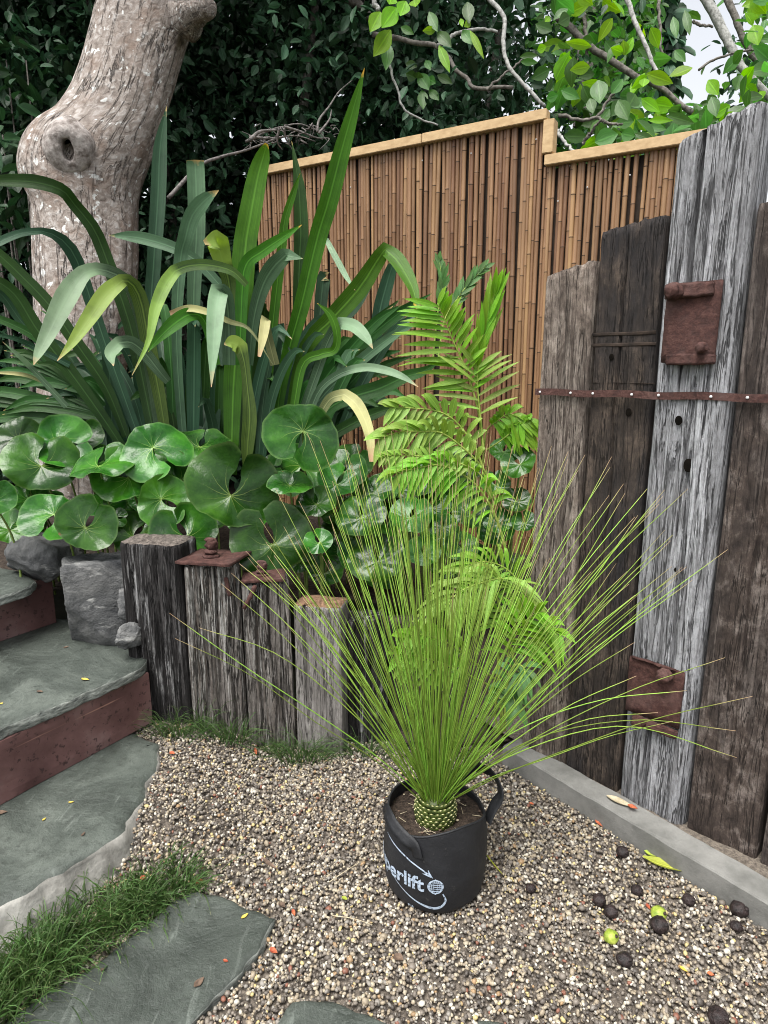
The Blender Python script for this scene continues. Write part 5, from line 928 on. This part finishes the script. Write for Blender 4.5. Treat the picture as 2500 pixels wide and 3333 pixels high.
# print on the bag
def wrap(xy, z0): return bag_p(xy[0]/BR, z0+xy[1], .0018)
def print_mesh(name, V2, fs, z0=0.):
    bm = bmesh.new(); vs = [bm.verts.new((x, y, 0)) for x, y in V2]
    for q in fs:
        try: bm.faces.new([vs[i] for i in q])
        except ValueError: pass
    bmesh.ops.triangulate(bm, faces=bm.faces[:]); bmesh.ops.subdivide_edges(bm, edges=[e for e in bm.edges if e.calc_length() > .006], cuts=3); bm.verts.index_update()
    V = [wrap((v.co.x, v.co.y), z0) for v in bm.verts]; fc = [tuple(v.index for v in q.verts) for q in bm.faces]; bm.free()
    return new_obj(name, V, fc, M['print'], bag, smooth=False)
def text_mesh(body, size, bold=.0):
    cu = bpy.data.curves.new('lettering', 'FONT'); cu.body = body; cu.size = size; cu.offset = bold; cu.resolution_u = 3; cu.space_character = 1.0
    ob = bpy.data.objects.new('lettering', cu); COL.objects.link(ob); dg = bpy.context.evaluated_depsgraph_get(); me = ob.evaluated_get(dg).to_mesh()
    V = [(v.co.x, v.co.y) for v in me.vertices]; fs = [tuple(p.vertices) for p in me.polygons]; ob.evaluated_get(dg).to_mesh_clear(); bpy.data.objects.remove(ob); bpy.data.curves.remove(cu); return V, fs
V, fs = text_mesh('Superlift', .062, .0016); xm = max(v[0] for v in V); sx = .205/xm
print_mesh('lettering', [(-.026-(xm-x)*sx, y) for x, y in V], fs, .088)
V, fs = text_mesh('re', .022, .0006); print_mesh('lettering', [(x-.078, y) for x, y in V], fs, .014)
def stroke(pts, ws):
    P = spline([(x, y, 0) for x, y in pts], 40); T = tangents(P); w = np.interp(np.linspace(0, 1, 40), np.linspace(0, 1, len(ws)), ws); V = []
    for i in range(40): n = np.array([-T[i][1], T[i][0]]); V += [tuple(P[i][:2]+n*w[i]/2), tuple(P[i][:2]-n*w[i]/2)]
    return V, [(2*i, 2*i+1, 2*i+3, 2*i+2) for i in range(39)]
rad = math.radians
V, fs = stroke([(BR*rad(-66), .196), (BR*rad(-45), .186), (BR*rad(-28), .174), (BR*rad(-14), .158), (BR*rad(-5), .143)], [.0015, .004, .0048, .0045, .0045]); print_mesh('arrow_line', V, fs)
print_mesh('arrow_head', [(BR*rad(-1), .134), (BR*rad(-6.5), .160), (BR*rad(-6.2), .147), (BR*rad(-12.5), .145)], [(0, 1, 2), (0, 2, 3)])
V, fs = stroke([(BR*rad(-52), .100), (BR*rad(-47), .086), (BR*rad(-33), .062), (BR*rad(-16), .043), (BR*rad(-1), .036), (BR*rad(8), .044), (BR*rad(12), .064), (BR*rad(9), .086)], [.0012, .002, .0028, .0055, .0085, .0085, .006, .003]); print_mesh('arc_line', V, fs)
gc = (BR*rad(1.5), .108); gr = .0215
def ring(r0, r1, sx_=1., n=36): return [(gc[0]+r*math.cos(2*math.pi*j/n)*sx_, gc[1]+r*math.sin(2*math.pi*j/n)) for r in (r0, r1) for j in range(n)], [(j, (j+1) % n, n+(j+1) % n, n+j) for j in range(n)]
V, fs = ring(gr*.84, gr); print_mesh('globe_ring', V, fs)
for sx_ in (.25, .55, .82): V, fs = ring(gr*.93, gr*1.03 if sx_ > .3 else gr*1.1, sx_*.9); print_mesh('globe_meridian', V, fs)
for yy in (-.6, -.28, 0, .28, .6):
    hw = gr*math.sqrt(1-yy*yy)*.95; print_mesh('globe_parallel', [(gc[0]-hw, gc[1]+yy*gr-.0011), (gc[0]+hw, gc[1]+yy*gr-.0011), (gc[0]+hw, gc[1]+yy*gr+.0011), (gc[0]-hw, gc[1]+yy*gr+.0011)], [(0, 1, 2, 3)])
# grass tree
SB = BC+fr*.012+UZ*.205
gt = thing('grass_tree', SB, 'spiky potted plant with a fountain of fine green needle leaves', 'grass tree')
V = []
for i in range(12):
    w = i/11; r = [.043, .049, .053, .055, .056, .055, .054, .050, .045, .037, .026, .010][i]
    for j in range(32): a = 2*math.pi*j/32; V.append(SB+np.array([math.cos(a)*r, math.sin(a)*r, -.01+.105*w]))
new_obj('stem', V, grid_faces(12, 32, True), M['scale'], gt)
ms, mc = MB(), MB()
for i in range(8):
    for j in range(22):
        a = 2*math.pi*(j+.5*(i % 2))/22+random.gauss(0, .03); z = .004+.0105*i; r = [.052, .055, .057, .0575, .057, .055, .052, .046][i]; o_ = np.array([math.cos(a), math.sin(a), 0]); tg = np.array([-math.sin(a), math.cos(a), 0])
        c = SB+o_*r+UZ*z; upd = nz(UZ*.9+o_*.25); mt = ms
        mt.add(lump(c, .0095, i*22+j, (1., .55, .95), .08, [tg, o_, upd])); mc.add(lump(c+upd*.0082+o_*.0022, .0030, j, (1.2, .7, .45), .05, [tg, o_, upd]))
tag(ms.build('scale_collar', M['scale'], gt), kind='stuff'); tag(mc.build('leaf_scars', M['scar'], gt), kind='stuff')
for (a, z) in [(-.1, -.002), (.5, -.004), (-.6, 0.)]: MB().add(lump(SB+(fr*math.cos(a)+rg*math.sin(a))*.060+UZ*z, .011, 3, (1, .8, .9), .15)).build('old_leaf_base', M['rleaf' if a == -.1 else 'husk'], gt)
def needle(P, r):
    P = np.array(P, float); P[1:-1] += rng.normal(size=(len(P)-2, 3))*.006; P = spline(P, 15); w = np.linspace(0, 1, 15); R = r*(1-.55*w); R[-1] = r*.25
    V, fs, U = tube(P, R, 4, False); return new_obj('leaf', V, fs, M['needle'], gt, uv=U)
SBt = SB+UZ*.075
def needle_to(px, d, sag, r=.0021, ang=None):
    e = D(px, d); dv = e-SBt; h = nz([dv[0], dv[1], 0]); L = np.linalg.norm(dv); b = SBt+h*.022+np.array([random.uniform(-.016, .016), random.uniform(-.016, .016), random.uniform(-.02, .02)])
    q1 = b*.66+e*.34+UZ*sag*.9*L-h*sag*.35*L; q2 = b*.33+e*.67+UZ*sag*1.0*L-h*sag*.15*L; needle([b, q1, q2, e], r)
E8 = [(0, 725), (180, 355), (370, 20), (655, 50), (635, 200), (445, 60), (470, 322), (318, 425), (345, 1010), (105, 860), (170, 752), (120, 672), (520, 305), (500, 515), (650, 250), (690, 260), (830, 30), (775, 290), (910, 275), (740, 465), (1100, 55), (1450, 85), (1380, 250), (1600, 95), (1110, 160), (960, 200), (1000, 340), (1215, 420), (1330, 300), (1270, 380), (860, 180), (1060, 250), (1180, 710), (1540, 200)]
for (x, y) in E8: needle_to(t(8, x, y), random.uniform(1.75, 2.15), random.uniform(.01, .05))
E9 = [(135, 85), (360, 95), (460, 128), (562, 147), (720, 160), (712, 222), (792, 322), (800, 380), (976, 302), (1038, 358), (1030, 395), (1178, 352), (1005, 445), (1158, 562), (1074, 664), (1416, 717), (1170, 820), (1205, 900), (815, 847), (860, 990), (598, 850), (860, 1272), (1400, 1365), (705, 390), (200, 260), (290, 230), (520, 240), (400, 380), (860, 520), (300, 500)]
for (x, y) in E9: needle_to(t(9, x, y), random.uniform(1.7, 2.05), random.uniform(.02, .06))
for (x, y, s_) in [(1172, 88, .10), (998, 220, .10), (1466, 330, .13), (1470, 490, .16), (870, 0, .06)]: needle_to(t(16, x, y), 1.72, s_)
for (x, y, s_) in [(-640+600, 800, .06), (330-480, 1000-80, .05)]: needle_to(t(8, x, y), 1.9, s_)
needle_to(f(430, 1356), 1.85, .09); needle_to(f(500, 1238), 1.85, .05); needle_to(f(740, 905+40), 2., .02)
for k in range(165):
    pol = abs(random.gauss(0, 21)); az = random.uniform(0, 2*math.pi); L = random.uniform(.78, 1.12)*(1-.0022*pol); p = math.radians(min(pol, 44)+2)
    if math.sin(az) < -.55 and pol > 30: continue
    h = np.array([math.cos(az), math.sin(az), 0]); b = SBt+h*random.uniform(.004, .03)+np.array([0, 0, random.uniform(-.03, .015)]); dirv = h*math.sin(p)+UZ*math.cos(p); g = random.uniform(.02, .16)*math.sin(p)*L
    P = [b]+[b+dirv*L*s_-UZ*g*s_*s_*1.5+h*g*s_*s_*.5 for s_ in (.25, .5, .75, 1.)]; needle(P, random.uniform(.0014, .0021))
# ================================================================== GRASS
def blades(n, base_fn, L0, L1, spread, w, lean=(0, 0, 0)):
    mb = MB()
    for _ in range(n):
        b, sc, cd_ = base_fn(); a = random.uniform(0, 6.28); s_ = abs(random.gauss(0, spread)); L = random.uniform(L0, L1)*sc*random.choice([.6, .8, 1, 1, 1.25]); h = nz(np.array([math.cos(a)*s_, math.sin(a)*s_, 1])+np.array(lean)+cd_); o_ = nz([h[0]+1e-4, h[1], 0]); dr = random.uniform(.3, 1.3)
        P = spline([b, b+h*L*.45, b+h*L*.78+o_*L*.12*dr-UZ*L*.08*dr, b+h*L*.95+o_*L*.34*dr-UZ*L*.32*dr], 6); f_ = nz(np.array([random.gauss(0, 1), random.gauss(0, 1), .5])); ww = w*random.uniform(.7, 1.25); V, fs, U = ribbon(P, [ww, ww, ww*.9, ww*.75, ww*.5, ww*.08], f_, .15, (-1, 0, 1)); mb.add((V, fs, U))
    return mb
strip = [t(17, -150, 1250), t(17, 100, 1080), t(17, 250, 920), t(17, 480, 790), t(17, 700, 660), t(17, 860, 540), t(17, 1000, 460), t(17, 1080, 400)]
SP = np.array([G(q, 0.) for q in strip]); PA2 = [(p[0], p[1]) for p in PA]
def strip_pt(u, k):
    i = u*(len(SP)-1); j = int(i); p = SP[j]*(1-i+j)+SP[min(j+1, len(SP)-1)]*(i-j); wd = .062*(1-.45*u)
    return p+np.array([random.gauss(0, wd*k), random.gauss(0, wd*.8*k), 0])
CL = []
while len(CL) < 46:
    u = random.random()**1.15; q = strip_pt(u, .75)
    if not in_poly(np.array([q[0]]), np.array([q[1]]), PA2)[0]: CL.append((q, u))
def strip_base():
    while True:
        c, u = random.choice(CL); r = np.array([random.gauss(0, .024), random.gauss(0, .024), 0]); q = c+r
        if not in_poly(np.array([q[0]]), np.array([q[1]]), PA2)[0]: break
    q[2] = 0.; return q, 1-.35*u, r*14
tag(blades(3000, strip_base, .06, .16, .4, .0036, (.10, -.08, 0)).build('lawn_grass', M['grass'], org=(-.6, 1.5, 0)), 'dense strip of fine green grass between the slate landing and paver', 'grass', kind='stuff')
for (x, y, n, r, sc, lab) in [(378, 1588, 240, .035, 1., 'grass tuft at the foot of the blackened post'), (500, 1598, 240, .04, .9, 'grass tuft at the foot of the split post with the large plate'), (650, 1640, 330, .05, 1., 'wide grass tuft at the foot of the orange topped post'), (790, 1628, 220, .05, .8, 'grass tuft at the foot of the dark cracked post'), (590, 1622, 110, .03, .7, 'small sparse grass tuft between the two middle posts'), (440, 1578, 70, .015, 1.2, 'thin upright grass tuft in the gap beside the blackened post')]:
    c = gp(x, y)
    def tb(): g = random.gauss(0, r); return np.array([c[0]+g, c[1]+random.gauss(0, r*.5), c[2]-.008]), 1., np.array([g*9, -.15, 0])
    tag(blades(int(n*.7), tb, .07*sc, .17*sc, .42, .0024).build('grass_tuft', M['grass'], org=c), lab, 'grass', 'grass tufts along the posts')
# ================================================================== LITTER
def on_ground(px):
    r = G(px); z = gz(r[0], r[1]); return G(px, z)
for k, (x, y, r, mm, lab) in enumerate([(785, 1075, .017, 'nut', 'black nut close to the kerb, left of the fallen leaf'), (870, 1305, .015, 'nut', 'black nut below the fallen yellow green leaf'), (645, 1365, .017, 'nut', 'upper black nut of the touching pair right of the bag'), (715, 1435, .017, 'nut', 'lower reddish black nut of the touching pair right of the bag'), (1005, 1520, .021, 'nut', 'large black nut touching the yellow green husk'), (1180, 1365, .016, 'nut', 'black nut between the green husk and the kerb'), (1485, 1425, .021, 'nut', 'large black nut against the kerb at the right edge'), (1465, 1520, .014, 'nut', 'small dull nut just below the large one by the kerb'), (235, 1290, .013, 'nut', 'small black nut nearest the bag'), (795, 1725, .018, 'nut', 'flattened black nut lowest of the scatter in the gravel'), (1355, 2075, .02, 'nut', 'dark red nut at the bottom edge of the photograph'), (1000, 1450, .019, 'husk', 'round yellow green husk above the large black nut'), (715, 1585, .017, 'husk', 'split green husk with a dark crack below the nut pair')]):
    p = on_ground(t(16, x, y)); r *= 1.1; p[2] += r*.62; th = thing('fallen_nut', (p[0], p[1], p[2]-r*.7), lab, 'nut', 'nuts fallen on the gravel')
    MB().add(lump(p, r, k*3, (1.05, 1., .88), .16)).build('husk', M[mm], th)
    MB().add(lump(p+np.array([r*.5, -r*.5, r*.55]), r*.28, k, (1, 1, .6), .3)).build('stalk_scar', M['heartwood' if mm == 'husk' else 'nut'], th)
def litter_leaf(a, b, w, mat, label, z=.012, curl=.25, name='fallen_leaf', group='fallen leaves'):
    a, b = np.array(a), np.array(b); L = np.linalg.norm(b-a); P = [a+(b-a)*s_+UZ*(z+curl*L*(s_-.5)**2*random.uniform(.5, 1)) for s_ in np.linspace(0, 1, 9)]
    V, fs, U = ribbon(P, [w*x for x in (.15, .6, .9, 1, .95, .8, .6, .35, .03)], UZ+rng.normal(size=3)*.15, .22); n_ = len(V)
    V = list(V)+[np.array(v)-UZ*.0008 for v in V]; fs = fs+[tuple(n_+i for i in q[::-1]) for q in fs]
    return tag(new_obj(name, V, fs, mat, uv=list(U)+list(U)), label, 'leaf', group)
q = lambda tn, x, y, z=0.: G(t(tn, x, y), z)
litter_leaf(q(16, 905, 1115), q(16, 1235, 1208), .042, M['fleaf'], 'long yellow green fallen leaf beside the kerb')
litter_leaf(q(16, 915, 1070), q(16, 1000, 1105), .022, M['fleaf'], 'short curled yellow green leaf touching the kerb above the long one')
litter_leaf(q(16, -40, 1085), q(16, 75, 1225), .005, M['fleaf'], 'thin yellow green leaf strip right of the bag', curl=.1)
for (tn, x, y, x2, y2, w, mm, z, lab) in [(14, 490, 205, 535, 215, .016, 'yleaf', ZC, 'bright yellow leaf scrap on the middle slate tread'), (14, 222, 280, 258, 285, .014, 'dleaf', ZC, 'brown curled leaf scrap on the middle slate tread'), (14, 410, 948, 445, 945, .008, 'yleaf', ZA, 'yellow leaf scrap in the middle of the slate landing'), (14, 255, 1058, 275, 1040, .008, 'yleaf', ZA, 'pale yellow scrap near the front of the slate landing'), (14, -30, 1015, 45, 1005, .02, 'dleaf', ZA, 'brown dry leaf at the left edge under the lower riser'), (17, 1448, 632, 1490, 600, .010, 'yleaf', ZB, 'bright yellow leaf scrap on the large slate paver'), (17, 1165, 1045, 1225, 985, .018, 'dleaf', ZB, 'dark curled leaf on the large slate paver'), (17, 1340, 880, 1370, 890, .008, 'rleaf', ZB, 'pink leaf scrap on the large slate paver'), (17, 600, 945, 635, 930, .010, 'dleaf', ZB, 'small dark leaf scrap between grass strip and large paver'), (14, 380, 20, 415, 10, .010, 'dleaf', ZC, 'dark leaf scrap at the back of the middle slate tread'), (14, 490, 1150, 510, 1125, .008, 'dleaf', ZA, 'dark splinter at the front of the slate landing'), (14, 0, 358, 20, 350, .008, 'yleaf', ZC, 'yellow scrap on the middle tread at the left edge')]:
    litter_leaf(q(tn, x, y, z), q(tn, x2, y2, z), w, M[mm], lab, .003, .35)
for (tn, x, y, x2, y2, w, mm, lab) in [(18, 280, 0, 380, 75, .012, 'dleaf', 'curved brown leaf on the gravel left of the bag'), (18, 760, 235, 795, 255, .016, 'fleaf', 'small lime leaf on the gravel left of the bag print'), (18, 465, 310, 480, 350, .010, 'rleaf', 'orange red leaf on the gravel near the corner of the large paver'), (18, 385, 270, 420, 300, .018, 'dleaf', 'brown leaf on the gravel at the corner of the large paver'), (18, 330, 545, 375, 575, .014, 'rleaf', 'orange leaf on the gravel beside the edge of the large paver'), (18, 1075, 585, 1130, 620, .025, 'dleaf', 'brown leaf on the gravel directly below the bag'), (16, 1125, 1760, 1175, 1795, .012, 'yleaf', 'yellow leaf scrap on the gravel at the lower right'), (16, 1290, 1800, 1335, 1815, .018, 'rleaf', 'pinkish leaf on the gravel at the lower right corner'), (16, 925, 1380, 950, 1420, .012, 'rleaf', 'orange leaf scrap beside the yellow green husk'), (16, 225, 775, 255, 785, .012, 'rleaf', 'red leaf scrap on the gravel at the far end of the kerb'), (16, 620, 880, 665, 920, .012, 'rleaf', 'pink leaf scrap on the gravel halfway along the kerb'), (14, 1020, 655, 1050, 665, .016, 'rleaf', 'orange leaf at the corner of the slate landing and the post grass'), (14, 1530, 630, 1540, 670, .012, 'rleaf', 'orange red leaf between the grass tufts'), (17, 840, 400, 880, 390, .012, 'rleaf', 'pink leaf scrap above the grass strip'), (17, 1170, 430, 1230, 410, .016, 'rleaf', 'dark red leaf at the top corner of the large paver')]:
    a, b = on_ground(t(tn, x, y)), on_ground(t(tn, x2, y2)); litter_leaf(a, b, w, M[mm], lab, .009, .3)
a, b = VP(t(16, 650, 700), KA+UZ*0, KN), 0
p = G(t(16, 690, 725), kh); p2 = G(t(16, 860, 800), kh); litter_leaf(p, p2, .028, M['straw'], 'pale dry leaf lying on top of the kerb', .004, .1)
p = G(t(16, 815, 790), kh); p2 = G(t(16, 875, 815), kh); litter_leaf(p, p2, .022, M['rleaf'], 'orange red leaf lying on top of the kerb', .010, .3)
for (tn, x, y, x2, y2, lab) in [(18, 705, 352, 945, 410, 'straight pale straw on the gravel below the bag print'), (18, 685, 150, 880, 25, 'thin grey twig on the gravel left of the bag'), (16, 690, 1095, 770, 1150, 'short thin straw above the nut pair'), (14, 1560, 640, 1680, 600, 'thin dry straw by the grass tufts')]:
    a, b = on_ground(t(tn, x, y))+UZ*.011, on_ground(t(tn, x2, y2))+UZ*.012; P = spline([a, (a+b)/2+np.array([.004, .003, .002]), b], 9); V, fs, U = tube(P, np.linspace(.0016, .0008, 9), 6); tag(new_obj('twig', V, fs, M['straw'], uv=U), lab, 'twig', 'straws and twigs on the gravel')
